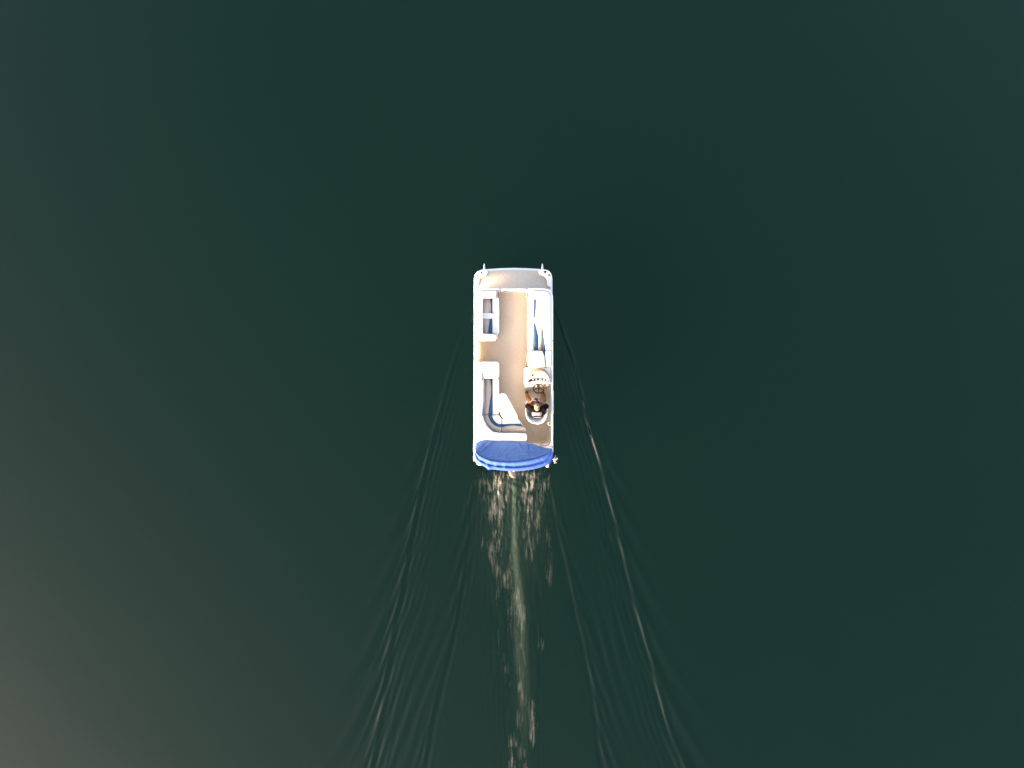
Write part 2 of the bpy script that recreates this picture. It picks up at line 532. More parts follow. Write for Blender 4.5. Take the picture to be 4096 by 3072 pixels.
def wake_height(x, y):
    h = np.zeros_like(x)
    wx = x + 0.030 * pnoise(x * .9, y * .5, 3) + 0.012 * pnoise(x * 3, y * 1.3, 4)
    for s in (-1, 1):
        X = s * (wx - BX)
        ey = np.array(ENV[s][0])[::-1]; ex = np.array(ENV[s][1])[::-1]
        env = np.interp(y, ey, ex)
        # feathered bow crests
        yk = []; yy = 2.75; k = 0
        while yy > -14.2:
            yk.append(yy)
            yy -= (0.62 + 0.055 * k) * (1.0 + 0.16 * math.sin(k * 2.7 + (0 if s < 0 else 1.3))); k += 1
        nk = len(yk)
        for k, yc in enumerate(yk):
            q = k / nk
            j1 = math.sin(k * 5.3 + s); j2 = math.sin(k * 3.1 + 2 * s)
            du = yc - y                                  # aft of the crest's middle
            sel = (du > -2.2) & (du < 6.0) & (np.abs(X - env) < 3.2)
            if not sel.any():
                continue
            du_, X_ = du[sel], X[sel]
            x0 = np.interp(yc, ey, ex) + .02 * j1
            xc = x0 + np.where(du_ > 0, (0.30 + .04 * j2) * du_ + 0.035 * du_ * du_, 0.23 * du_)
            d = X_ - xc
            L0, L1 = 0.62 + .75 * q, 0.85 + .9 * q
            along = np.where(du_ < 0, np.exp(-(du_ / L0) ** 2), np.exp(-(du_ / L1) ** 2))
            w = 0.052 + 0.032 * q
            a = 0.0180 * (.95 + .3 * q) * (1 + .2 * j2) * ((.40 + .60 * float(sstep(1.0, -3.2, np.array(yc)))) if s < 0 else (.70 + .45 * float(sstep(-3.5, -.5, np.array(yc)))))
            lead = np.where(d * s < 0, w * .8, w * 1.3)           # each crest leans to port
            hh = a * along * (np.exp(-(d / lead) ** 2) - 0.5 * np.exp(-((d + 1.9 * w) / (1.3 * w)) ** 2) - 0.25 * np.exp(-((d - 2.6 * w) / (2.2 * w)) ** 2))
            # thinner crests following inside
            for off, aa in ((.17, .34), (.31, .24), (.44, .18), (.60, .13)):
                dd = d + off * (1 + .6 * q)
                hh += a * aa * np.exp(-((du_ - .15) / (L1 * .95)) ** 2) * (np.exp(-(dd / (w * .75)) ** 2) - .5 * np.exp(-((dd + 1.6 * w) / (1.2 * w)) ** 2))
            # each crest fans out as a broad low swell
            if k >= 3 and k % 2 == 0:
                do = X_ - (x0 + 0.30 * du_ + 0.05 * du_ * du_)
                alo = sstep(0.2, 1.5, du_) * np.exp(-(np.maximum(du_ - 1.2, 0) / (1.7 + 1.2 * q)) ** 2)
                hh += 0.017 * alo * (np.exp(-(do / .19) ** 2) - .8 * np.exp(-((do + .40) / .24) ** 2))
            h[sel] += hh
        # stern V: packets of fine parallel ripples
        sy = np.array(STERN[s][0])[::-1]; sx = np.array(STERN[s][1])[::-1]
        sv = np.interp(y, sy, sx)
        d = X - sv + 0.10 * pnoise(x * .7 + 9, y * .35, 11 + s)
        start = sstep(-2.9, -3.6, y)
        lam = 0.15 + 0.011 * np.clip(-3 - y, 0, 10)
        h += start * 0.0050 * np.exp(-((d + .05) / .26) ** 2) * np.cos(2 * np.pi * d / lam) * (0.55 + 0.9 * pnoise(x * .5, y * .35, 21))
        # steeper short crests leaving the stern V outwards
        for k in range(7):
            yc = -3.6 - 1.35 * k
            du = yc - y
            xc = np.interp(yc, sy, sx) + 0.28 * du + 0.03 * du * du
            dd = X - xc
            al = sstep(-.9, .3, du) * np.exp(-(np.maximum(du, 0) / (1.7 + .1 * k)) ** 2)
            h += 0.012 * al * (np.exp(-(dd / .085) ** 2) - .75 * np.exp(-((dd + .17) / .11) ** 2))
        # strips between the two V's far astern
        zone = sstep(-6.2, -9.0, y) * sstep(-.1, .5, env - X) * sstep(-.2, .5, X - sv)
        ph = (X + 0.36 * y) / 0.44 + 0.9 * pnoise(x * .4, y * .2, 31)
        h += 0.009 * zone * np.cos(2 * np.pi * ph) * (0.6 + pnoise(x * .35, y * .3, 33))
    # turbulent water behind the transom
    core = np.exp(-((x - BX) / (1.05 + .0 * y)) ** 4) * sstep(-2.55, -3.0, y) * np.exp(-(np.maximum(-3.2 - y, 0) / 1.5) ** 1.3)
    ch = np.abs(fbm(x * 5.5 + .4 * pnoise(x * 3, y * 3, 44), y * 2.6, 41, 4))
    h += core * (0.075 * ch - .02)
    tail = np.exp(-((x - BX - .02 * (-3 - y)) / (.85 + .02 * (-y))) ** 4) * sstep(-3.0, -4.0, y) * (0.30 + 0.7 * np.exp(-(np.maximum(-4 - y, 0) / 3.5)))
    h += tail * 0.016 * fbm(x * 7.0, y * 1.1, 51, 3)
    # faint life in the open water
    h += 0.0035 * fbm(x * .35 + .15 * y, y * .3, 61, 2)
    return h


FOAM_SPOTS = [  # px, py, half width, half height, strength
    (1992, 1925, 18, 32, 1.0), (2008, 1908, 22, 16, .8), (1985, 1965, 16, 45, .8), (2020, 1960, 16, 60, .55),
    (2100, 1905, 24, 16, .9), (2115, 1935, 20, 34, 1.0), (2098, 1965, 16, 50, .6), (2140, 1905, 22, 26, .4),
    (1935, 1940, 30, 50, .26), (1955, 1985, 22, 50, .34), (2170, 1930, 30, 55, .27), (2165, 1990, 22, 60, .25),
    (1975, 2040, 20, 60, .55), (2005, 2020, 14, 55, .6), (1990, 2110, 20, 60, .6), (2000, 2170, 18, 70, .5),
    (2118, 2030, 16, 60, .6), (2108, 2090, 18, 70, .45), (2120, 2160, 12, 70, .4), (2150, 2080, 20, 90, .28),
    (1965, 2220, 22, 60, .42), (1995, 2270, 22, 70, .38), (2120, 2200, 20, 80, .32), (2190, 2190, 20, 90, .30),
    (2022, 2330, 26, 50, .42), (1990, 2390, 14, 50, .36), (2050, 2320, 20, 120, .35), (2065, 2420, 26, 90, .45),
    (2080, 2500, 24, 90, .5), (2040, 2480, 20, 80, .35), (2088, 2620, 18, 60, .6), (2085, 2680, 16, 40, .6), (2075, 2750, 14, 40, .7),
    (2090, 2780, 22, 50, .4), (2030, 2690, 26, 60, .3), (2128, 2850, 16, 70, .5), (2080, 2880, 18, 50, .4), (2132, 2920, 16, 60, .55),
    (2052, 2990, 26, 50, .55), (2085, 3000, 30, 60, .35), (2050, 3050, 18, 50, .5), (2100, 3090, 30, 60, .35), (2195, 2300, 20, 60, .28), (2165, 2560, 30, 50, .30), (1990, 2580, 30, 70, .25), (2020, 2600, 20, 60, .3), (1930, 2170, 10, 30, .4)]


def foam_density(x, y):
    px = 2048 + x * FPX / CAM_H; py = 1536 - y * FPX / CAM_H
    e = np.zeros_like(x)
    for cx, cy, sx, sy, a in FOAM_SPOTS:
        e = np.maximum(e, a * np.exp(-((px - cx) / (sx * 1.05)) ** 2 - ((py - cy) / (sy * 1.1)) ** 2))
    near = sstep(-4.6, -3.1, y)
    qx = x + .10 * pnoise(x * 1.6, y * .7, 70)
    fine = fbm(qx * 21.0, y * 1.7, 71, 3)                  # thin streaks drawn out along the track
    patch = fbm(qx * 4.2, y * .9, 73, 2)                   # where they gather
    lump = fbm(qx * 7.5 + .4 * pnoise(x * 3, y * 2, 78), y * 2.1, 75, 4)
    far = np.clip(.55 + 1.5 * fine + 1.25 * patch, 0, 1.6) * .75
    close = np.clip(.40 + 1.1 * lump + 1.0 * fine, 0, 1.3)
    n = far * (1 - near) + close * near
    k = e * n * (1.05 - .30 * sstep(-4.5, -9, y))
    return np.clip(k * (.50 + .30 * near) - .05, 0, .85)


def bubble_density(x, y):
    cx = np.interp(y, [-13, -11, -9.5, -8, -6.2, -4.6, -3], [.45, .40, .34, .27, .15, .07, .05])
    w = np.interp(y, [-13, -10, -7.5, -6, -4.5, -3], [.24, .21, .175, .12, .078, .065])
    cx = cx + .05 * pnoise(x * 0 + 3.3, y * .8, 81)
    fade = np.interp(y, [-12, -10.2, -8.5, -6.5, -4.2, -3.2, -2.9], [.03, .12, .28, .38, .52, .66, 0])
    n = 0.78 + .55 * fbm(x * 6, y * .8, 82, 3)
    skirt = 0.10 * np.exp(-((x - BX) / .9) ** 2) * sstep(-2.8, -3.2, y) * sstep(-8, -3.5, y)
    return np.clip(np.exp(-((x - cx) / w) ** 2) * fade * n + skirt, 0, 1)


def axis(lo, hi, step, far, g=1.12):
    mid = list(np.arange(lo, hi + step * .5, step))
    a = [lo]; b = [hi]; d = step
    while a[-1] > -far:
        d *= g; a.append(a[-1] - d)
    d = step
    while b[-1] < far:
        d *= g; b.append(b[-1] + d)
    return np.array(list(reversed(a[1:])) + mid + b[1:])


def grid_mesh(name, xs, ys, zf, attrs, mat, keep=None, lift=0.0):
    X, Y = np.meshgrid(xs, ys)
    Z = zf(X, Y) + lift
    nx, ny = len(xs), len(ys)
    co = np.stack([X, Y, Z], -1).reshape(-1, 3).astype(np.float32)
    i = np.arange(nx * ny).reshape(ny, nx)
    q = np.stack([i[:-1, :-1], i[:-1, 1:], i[1:, 1:], i[1:, :-1]], -1).reshape(-1, 4)
    A = {k: f(X, Y).reshape(-1).astype(np.float32) for k, f in attrs.items()}
    if keep is not None:
        kv = A[keep] > 0.004
        q = q[kv[q].any(1)]
        used = np.unique(q); remap = np.full(nx * ny, -1); remap[used] = np.arange(len(used))
        q = remap[q]; co = co[used]; A = {k: v[used] for k, v in A.items()}
    me = bpy.data.meshes.new(name)
    me.vertices.add(len(co)); me.vertices.foreach_set('co', co.ravel())
    me.loops.add(q.size); me.loops.foreach_set('vertex_index', q.ravel().astype(np.int32))
    me.polygons.add(len(q)); me.polygons.foreach_set('loop_start', np.arange(0, q.size, 4, dtype=np.int32))
    me.update(calc_edges=True)
    me.polygons.foreach_set('use_smooth', np.ones(len(q), dtype=bool))
    for k, v in A.items():
        at_ = me.attributes.new(k, 'FLOAT', 'POINT'); at_.data.foreach_set('value', v)
    me.materials.append(mat)
    o = bpy.data.objects.new(name, me)
    COL.objects.link(o)
    return o


def water_material():
    """deep green water: sky mirrored at the surface, light sent back by a pale sheet added metres below, bubbles in the propeller wash"""
    m = bpy.data.materials.new('lake_water')
    m.use_nodes = True
    nt = m.node_tree; b = nt.nodes['Principled BSDF']
    b.inputs['Roughness'].default_value = 0.05
    b.inputs['IOR'].default_value = 1.31
    tc = nt.nodes.new('ShaderNodeTexCoord')
    n = nt.nodes.new('ShaderNodeTexNoise'); n.inputs['Scale'].default_value = 0.12; n.inputs['Detail'].default_value = 2
    nt.links.new(tc.outputs['Object'], n.inputs['Vector'])
    mx = nt.nodes.new('ShaderNodeMix'); mx.data_type = 'RGBA'
    mx.inputs['A'].default_value = (0.0003, 0.0017, 0.0010, 1); mx.inputs['B'].default_value = (0.0004, 0.0021, 0.0012, 1)
    nt.links.new(n.outputs['Fac'], mx.inputs['Factor'])
    a = nt.nodes.new('ShaderNodeAttribute'); a.attribute_name = 'bubbles'
    m2 = nt.nodes.new('ShaderNodeMix'); m2.data_type = 'RGBA'; m2.inputs['B'].default_value = (0.075, 0.100, 0.068, 1)
    nt.links.new(mx.outputs['Result'], m2.inputs['A']); nt.links.new(a.outputs['Fac'], m2.inputs['Factor'])
    nt.links.new(m2.outputs['Result'], b.inputs['Base Color'])
    mp = nt.nodes.new('ShaderNodeMapping'); mp.inputs['Scale'].default_value = (1.0, 0.55, 1)
    nt.links.new(tc.outputs['Object'], mp.inputs[0])
    n2 = nt.nodes.new('ShaderNodeTexNoise'); n2.inputs['Scale'].default_value = 6; n2.inputs['Detail'].default_value = 4
    nt.links.new(mp.outputs[0], n2.inputs['Vector'])
    bp = nt.nodes.new('ShaderNodeBump'); bp.inputs['Strength'].default_value = 0.12; bp.inputs['Distance'].default_value = 0.004
    nt.links.new(n2.outputs['Fac'], bp.inputs['Height']); nt.links.new(bp.outputs[0], b.inputs['Normal'])
    # the rest of the light goes down through the murky green water and comes back off the added pale sheet
    fr = nt.nodes.new('ShaderNodeFresnel'); fr.inputs['IOR'].default_value = 1.31
    t = nt.nodes.new('ShaderNodeMix'); t.data_type = 'RGBA'
    t.inputs['A'].default_value = (0.045, 0.230, 0.150, 1); t.inputs['B'].default_value = (0, 0, 0, 1)
    nt.links.new(fr.outputs[0], t.inputs['Factor'])
    tr = nt.nodes.new('ShaderNodeBsdfTransparent'); nt.links.new(t.outputs['Result'], tr.inputs[0])
    ad = nt.nodes.new('ShaderNodeAddShader')
    nt.links.new(b.outputs[0], ad.inputs[0]); nt.links.new(tr.outputs[0], ad.inputs[1])
    nt.links.new(ad.outputs[0], nt.nodes['Material Output'].inputs['Surface'])
    return m


def foam_glint_material():
    m = bpy.data.materials.new('foam')
    m.use_nodes = True
    nt = m.node_tree; b = nt.nodes['Principled BSDF']
    b.inputs['Base Color'].default_value = (0.54, 0.425, 0.31, 1)
    b.inputs['Roughness'].default_value = 0.7
    tc = nt.nodes.new('ShaderNodeTexCoord')
    mp = nt.nodes.new('ShaderNodeMapping'); mp.inputs['Scale'].default_value = (26, 3.2, 1)
    nt.links.new(tc.outputs['Object'], mp.inputs[0])
    n = nt.nodes.new('ShaderNodeTexNoise'); n.inputs['Scale'].default_value = 1; n.inputs['Detail'].default_value = 5
    nt.links.new(mp.outputs[0], n.inputs['Vector'])
    cr = nt.nodes.new('ShaderNodeValToRGB')
    cr.color_ramp.elements[0].position = .3; cr.color_ramp.elements[0].color = (0.36, 0.31, 0.235, 1); cr.color_ramp.elements[1].position = .7; cr.color_ramp.elements[1].color = (0.70, 0.67, 0.60, 1)  # foam colour, with warm sky glints on the chop painted in as tan
    n3 = nt.nodes.new('ShaderNodeTexNoise'); n3.inputs['Scale'].default_value = 2.5; n3.inputs['Detail'].default_value = 3
    nt.links.new(tc.outputs['Object'], n3.inputs['Vector'])
    nt.links.new(n3.outputs['Fac'], cr.inputs[0]); nt.links.new(cr.outputs[0], b.inputs['Base Color'])
    a = nt.nodes.new('ShaderNodeAttribute'); a.attribute_name = 'foam'
    rm = nt.nodes.new('ShaderNodeMapRange'); rm.inputs['From Min'].default_value = 0.25; rm.inputs['From Max'].default_value = 0.75
    rm.inputs['To Min'].default_value = 0.40; rm.inputs['To Max'].default_value = 1.0
    nt.links.new(n.outputs['Fac'], rm.inputs['Value'])
    ml = nt.nodes.new('ShaderNodeMath'); ml.operation = 'MULTIPLY'; ml.use_clamp = True
    nt.links.new(a.outputs['Fac'], ml.inputs[0]); nt.links.new(rm.outputs[0], ml.inputs[1])
    t = nt.nodes.new('ShaderNodeBsdfTransparent')
    mix = nt.nodes.new('ShaderNodeMixShader')
    nt.links.new(ml.outputs[0], mix.inputs[0]); nt.links.new(t.outputs[0], mix.inputs[1]); nt.links.new(b.outputs[0], mix.inputs[2])
    nt.links.new(mix.outputs[0], nt.nodes['Material Output'].inputs['Surface'])
    return m


FADE = lambda X, Y: np.exp(-(np.maximum(np.hypot(X, Y) - 22, 0) / 8) ** 2)
water = grid_mesh('water', axis(-7.6, 7.6, 0.022, 3000), axis(-13.2, 3.2, 0.035, 3000),
                  lambda X, Y: wake_height(X, np.clip(Y, -40, 40)) * FADE(X, Y), {'bubbles': bubble_density}, water_material())
water['kind'] = 'structure'
deep = put('depth_reflector', [(-3200, -3200, -8), (3200, -3200, -8), (3200, 3200, -8), (-3200, 3200, -8)], [[0, 1, 2, 3]],
           material('pale_reflector', (0.68, 0.70, 0.70), 1.0, 0, 0.06, 0.10, 0, 1, 0.0))  # pale sheet added to return light through the green water
deep['kind'] = 'structure'
deep['label'] = 'added pale sheet under the lake that sends light back up'
water['label'] = 'calm dark green lake water with the V-shaped wake'
foam = grid_mesh('wake_foam_glints', np.arange(-1.7, 2.1, .025), np.arange(-13.4, -2.6, .025), wake_height, {'foam': foam_density},
                 foam_glint_material(), keep='foam', lift=0.005)
foam['kind'] = 'stuff'
tag(foam, 'streaks of white foam and painted tan sky glints trailing behind the outboard motor', 'foam')

# ------------------------------------------------------------------ the boat
DECK = 0.62
RAIL = 1.24
SEAT = 1.03
BACK = 1.30
boat = empty('pontoon_boat', (BX, 0, 0), 'white pontoon boat with cream lounges, tan deck and folded blue bimini cover', 'boat')

# pontoon tubes with pointed noses
for s in (-1, 1):
    x = at('P', 1937 if s < 0 else 2170, 0, .5).x
    yt = at('P', 0, 1054, .48).y
    prof = [(0.02, -2.62), (0.16, -2.61), (0.27, -2.58), (0.30, -2.5), (0.30, 2.6), (0.285, 2.9), (0.23, 3.2), (0.15, 3.42), (0.075, 3.58), (0.04, 3.68), (0.022, 3.78), (0.008, yt)]
    mb = MB(); rs = []
    for r, yy in prof:
        t = max(0, min(1, (yy - 2.7) / (yt - 2.7)))
        zc = .18 + .30 * t ** 1.5
        cx = x
        rs.append([Vector((cx + r * math.cos(a), yy, zc + r * math.sin(a))) for a in [2 * math.pi * k / 24 for k in range(24)]])
    mb.rings(rs)
    p = mb.put('pontoon', M['steel'], boat)
    MB().tube([(x, 2.4, .50), (x, 3.2, .49), (x, yt - .12, .48)], [.012, .012, .008], 6).put('keel_strip', M['steel'], p)

# deck: white aluminium edge with the carpeted floor inside
outer = [(262, 2830), (262, 500), (262, 330), (275, 270), (310, 225), (370, 202), (450, 194), (620, 182), (805, 177), (990, 181), (1160, 192), (1245, 203), (1300, 226), (1335, 270), (1347, 330), (1347, 500), (1350, 2830)]
dk = rounded(poly('A', outer, DECK), 0.02, 2)
MB().slab(dk, .50, DECK, .015).put('deck_frame', M['trim'], boat)
carp = inset(ccw(dk), 0.062)
mb = MB(); mb.slab(carp, DECK + .001, DECK + .006, .002, n=1); mb.put('carpet', M['carpet'], boat)

# white corner castings on the bow, dark plates painting the shade inside their openings
cl = {'F': ([(150, 700), (165, 590), (225, 480), (310, 405), (430, 358), (520, 352), (610, 366), (655, 415), (650, 490), (600, 570), (520, 612), (430, 640), (370, 700), (345, 780), (338, 880), (310, 960), (262, 1005), (215, 1030), (150, 1060)],
             [[(375, 428), (450, 428), (462, 458), (412, 500)], [(232, 590), (262, 530), (300, 585), (285, 597)]]),
      'G': ([(1372, 1000), (1372, 620), (1350, 530), (1300, 440), (1220, 375), (1130, 350), (1030, 340), (900, 365), (865, 410), (870, 480), (910, 545), (990, 585), (1080, 612), (1140, 660), (1175, 740), (1188, 900), (1210, 955), (1270, 985), (1330, 1000)],
             [[(1070, 410), (1150, 405), (1150, 440), (1115, 495), (1085, 460)], [(1222, 570), (1255, 520), (1298, 570), (1280, 585)]])}
for c, (o_, holes) in cl.items():
    p = smooth_closed(poly(c, o_, DECK + .04), 1)
    cc = MB().slab(p, DECK + .008, DECK + .045, .018).put('bow_corner_casting', M['gel'], boat)
    for hpts in holes:
        hc = sum((Vector(q) for q in hpts), Vector((0, 0))) / len(hpts)
        hpts = [tuple(hc + (Vector(q) - hc) * 1.3) for q in hpts]
        MB().slab(rounded(poly(c, hpts, DECK + .05), .006), DECK + .02, DECK + .049, .003, n=1).put('opening_shade_plate', M['dark'], cc)


def fence(pts, gate=False, posts=True, name='fence_section', r=0.021):
    """vertical skin under a round-edged top rail along a path of world points at rail height"""
    path = [Vector((p.x, p.y, RAIL)) for p in pts]
    n2 = []
    for i in range(len(path)):
        t = path[min(i + 1, len(path) - 1)] - path[max(i - 1, 0)]
        t.z = 0; t.normalize()
        n2.append(Vector((-t.y, t.x, 0)))
    mb = MB()
    th = .009
    rs = []
    for sgn, z in ((-1, DECK + .06), (-1, RAIL - .015), (1, RAIL - .015), (1, DECK + .06)):
        rs.append([Vector((p.x, p.y, z)) + n * th * sgn for p, n in zip(path, n2)])
    rs.append(rs[0])
    mb.rings(rs, False, False, closed=False)
    o = mb.put(name, M['panel'], boat)
    MB().tube(path, r * 1.3, 8, sq=.8).put('top_rail', M['trim'], o)
    MB().tube([p - Vector((0, 0, RAIL - DECK - .045)) for p in path], .020, 6).put('bottom_rail', M['trim'], o)
    L = [0]
    for i in range(1, len(path)): L.append(L[-1] + (path[i] - path[i - 1]).length)
    npost = max(2, int(L[-1] / 0.75) + 1)
    for k in range(npost):
        s = L[-1] * k / (npost - 1)
        j = max(i for i in range(len(L)) if L[i] <= s + 1e-9)
        j = min(j, len(path) - 2)
        q = path[j].lerp(path[j + 1], (s - L[j]) / max(1e-6, L[j + 1] - L[j]))
        MB().tube([(q.x, q.y, DECK + .008), (q.x, q.y, RAIL - .01)], .019, 6).put('post', M['trim'], o)
    return o


def path(c, pts, z=RAIL, sm=2):
    p = [at(c, x, y, z) for x, y in pts]
    return smooth_open(p, sm) if sm else p


fence(path('A', [(275, 1190), (275, 900), (272, 620), (276, 545), (300, 500), (350, 477), (450, 474), (605, 474)]))
fence(path('A', [(640, 476), (805, 475), (975, 476)]), name='bow_gate')
fence(path('A', [(1012, 474), (1120, 472), (1240, 473), (1300, 490), (1336, 535), (1344, 600), (1345, 900), (1345, 1180)]))
fence(path('A', [(1345, 1192), (1345, 1800), (1346, 2500), (1343, 2570), (1320, 2635), (1270, 2660), (1205, 2662)]))
fence(path('A', [(1036, 2660), (1110, 2661), (1196, 2662)]), name='stern_gate')
fence(path('A', [(275, 1205), (275, 1330), (275, 1462)]), name='side_gate')
fence(path('A', [(273, 1480), (271, 1900), (268, 2400), (275, 2560), (320, 2640), (420, 2660), (700, 2660), (1022, 2660)]))

# gate latches and rods at the bow
for cx, sgn in ((617, 1), (993, -1)):
    a = at('A', cx, 486, 1.15); b = at('A', cx + 2 * sgn, 575, .80)
    la = MB().tube([a, a.lerp(b, .5), b], .009, 6).put('latch_rod', M['cup'], boat)
    MB().lathe((b.x, b.y, b.z - .02), [(.004, 0), (.02, .005), (.022, .02), (.014, .035), (.003, .04)], 10).put('knob', M['gel'], la)
    q = at('A', cx, 490, 1.16)
    MB().box((q.x, q.y - .01, 1.12), (.035, .05, .10)).put('latch', M['cup'], la, smooth=False)

# rail fittings: black cleats with white bases, pink registration sticker, dock light
for c, x, y, lab in (('C', 741, 1118, None), ('D', 155, 876, None)):
    p = at(c, x, y, 1.16)
    sgn = 1 if p.x > 0 else -1
    base = MB().slab(rounded([Vector((p.x + a, p.y + b)) for a, b in ((-.022, -.36), (.022, -.36), (.022, .36), (-.022, .36))], .018), 1.08, 1.15, .01).put('rub_rail', M['trim'], boat)
    MB().box((p.x, p.y, 1.165), (.022, .085, .035)).put('cleat', M['black'], base, smooth=False)
p = at('C', 742, 1238, 1.16)
mb = MB(); mb.box((p.x + .004, p.y, 1.165), (.045, .125, .012)); mb.put('registration_sticker', M['pink'], boat, smooth=False)['label'] = 'pink sticker on the starboard rail'
p = at('C', 668, 1540, 1.12)
dl = MB().lathe((p.x, p.y, 1.05), [(.02, 0), (.045, .01), (.052, .05), (.045, .07), (.03, .068), (.028, .05)], 18).put('docking_light', M['gel'], boat)
MB().lathe((p.x + .008, p.y, 1.10), [(.02, 0), (.024, .005), (.018, .018), (.004, .02)], 12).put('lens', M['dark'], dl)
MB().tube([(p.x, p.y, 1.08), at('C', 700, 1535, 1.12)], .012, 6).put('bracket', M['dark'], dl)


def cushion(name, c, pts, z1, mat, parent, z0=None, cr=.035, er=.028, puff=.012, gap=0.0025):
    p = rounded(poly(c, pts, z1), cr)
    if gap: p = inset(ccw(p), gap)
    return MB().slab(p, z0 if z0 is not None else z1 - .14, z1, er, puff).put(name, M[mat], parent)


def curvy(name, c, pts, z1, mat, parent, z0=None, er=.005, puff=0.0, gap=0.0015):
    p = ccw(poly(c, pts, z1))
    if gap: p = inset(p, gap)
    return MB().slab(p, z0 if z0 is not None else z1 - .12, z1, er, puff, n=2).put(name, M[mat], parent)


# --- port bow lounge
lg = MB().slab(rounded(poly('A', [(300, 500), (590, 500), (590, 1170), (300, 1170)], DECK), .05), DECK + .008, SEAT - .12, .01).put('port_bow_lounge', M['gel'], boat)
lg['label'] = 'cream port bow lounge with beige and blue seat'
U = [(285, 520), (330, 487), (560, 487), (567, 500), (562, 588), (390, 594), (384, 620), (384, 1075), (395, 1083), (560, 1096), (570, 1110), (560, 1182), (360, 1186), (308, 1168), (290, 1140)]
cushion('backrest', 'A', U, BACK, 'vinyl', lg, SEAT - .1, .03, .03, .012)
curvy('seat_panel', 'A', [(384, 597), (486, 597), (492, 660), (499, 720), (498, 780), (488, 850), (474, 930), (464, 1000), (459, 1083), (384, 1080)], SEAT, 'beige', lg)
curvy('seat_stripe', 'A', [(486, 597), (515, 597), (514, 720), (515, 900), (515, 1084), (459, 1083), (464, 1000), (474, 930), (488, 850), (498, 780), (499, 720), (492, 660)], SEAT + .002, 'blue', lg)
cushion('seat_bolster', 'A', [(514, 587), (606, 587), (611, 640), (611, 1060), (600, 1097), (514, 1085)], SEAT + .01, 'vinyl', lg, DECK + .2)
ch = cushion('cup_holder', 'A', [(384, 800), (500, 800), (532, 815), (532, 865), (500, 881), (384, 881)], SEAT + .07, 'gel', lg, SEAT - .02, .06, .012, 0)
for x in (435, 487):
    p = at('A', x, 841, SEAT + .07)
    MB().lathe(p - Vector((0, 0, .01)), [(.036, 0), (.038, .012), (.031, .014), (.029, .006), (.006, .004)], 18).put('cup_ring', M['cup'], lg)
curvy('backrest_stripe', 'A', [(381, 935), (389, 990), (392, 1076), (381, 1076)], SEAT + .05, 'blue', lg)

# --- starboard bow lounge
lg = MB().slab(rounded(poly('A', [(1015, 500), (1325, 500), (1325, 1545), (1015, 1545)], DECK), .05), DECK + .008, SEAT - .12, .01).put('starboard_bow_lounge', M['gel'], boat)
lg['label'] = 'cream starboard bow lounge with long blue stripe'
cushion('backrest', 'A', [(1048, 488), (1250, 488), (1305, 510), (1332, 560), (1335, 640), (1335, 1312), (1255, 1312), (1240, 1180), (1224, 1080), (1216, 960), (1220, 610), (1214, 596), (1050, 592), (1044, 580), (1044, 500)], BACK, 'vinyl', lg, SEAT - .1, .03, .03, .012)
curvy('seat_stripe', 'A', [(1094, 595), (1121, 595), (1124, 650), (1121, 720), (1112, 790), (1104, 860), (1106, 930), (1118, 985), (1134, 1050), (1148, 1110), (1152, 1170), (1148, 1240), (1146, 1316), (1094, 1316), (1094, 900)], SEAT + .002, 'blue', lg)
curvy('seat_panel', 'A', [(1121, 595), (1221, 597), (1219, 1000), (1216, 1316), (1146, 1316), (1148, 1240), (1152, 1170), (1148, 1110), (1134, 1050), (1118, 985), (1106, 930), (1104, 860), (1112, 790), (1121, 720), (1124, 650)], SEAT, 'beige', lg)
cushion('seat_bolster', 'A', [(1003, 580), (1094, 588), (1094, 1318), (1003, 1318), (998, 1280), (998, 620)], SEAT + .01, 'vinyl', lg, DECK + .2)
cushion('cup_holder', 'A', [(1222, 858), (1115, 858), (1086, 872), (1086, 928), (1115, 941), (1226, 941)], SEAT + .07, 'gel', lg, SEAT - .02, .06, .012, 0)
for x in (1118, 1172):
    p = at('A', x, 890, SEAT + .07)
    MB().lathe(p - Vector((0, 0, .01)), [(.036, 0), (.038, .012), (.031, .014), (.029, .006), (.006, .004)], 18).put('cup_ring', M['cup'], lg)
curvy('backrest_stripe', 'A', [(1217, 1000), (1224, 1080), (1240, 1180), (1254, 1312), (1246, 1335), (1240, 1400), (1216, 1350), (1212, 1160)], SEAT + .09, 'blue', lg)
cushion('side_backrest', 'A', [(1250, 1318), (1334, 1318), (1334, 1553), (1258, 1553), (1255, 1480), (1244, 1400)], BACK - .01, 'vinyl', lg, SEAT - .1)
cushion('headrest', 'A', [(1004, 1330), (1030, 1324), (1200, 1324), (1216, 1345), (1238, 1395), (1250, 1470), (1254, 1540), (1240, 1552), (1080, 1556), (1020, 1545), (1004, 1520)], BACK + .02, 'vinyl', lg, SEAT - .1, .04, .045, .02)
MB().tube(smooth_open([at('A', 1002, 1385, 1.1), at('A', 991, 1400, 1.1), at('A', 991, 1465, 1.1), at('A', 1003, 1480, 1.1)], 2), .007, 6).put('grab_handle', M['cup'], lg)

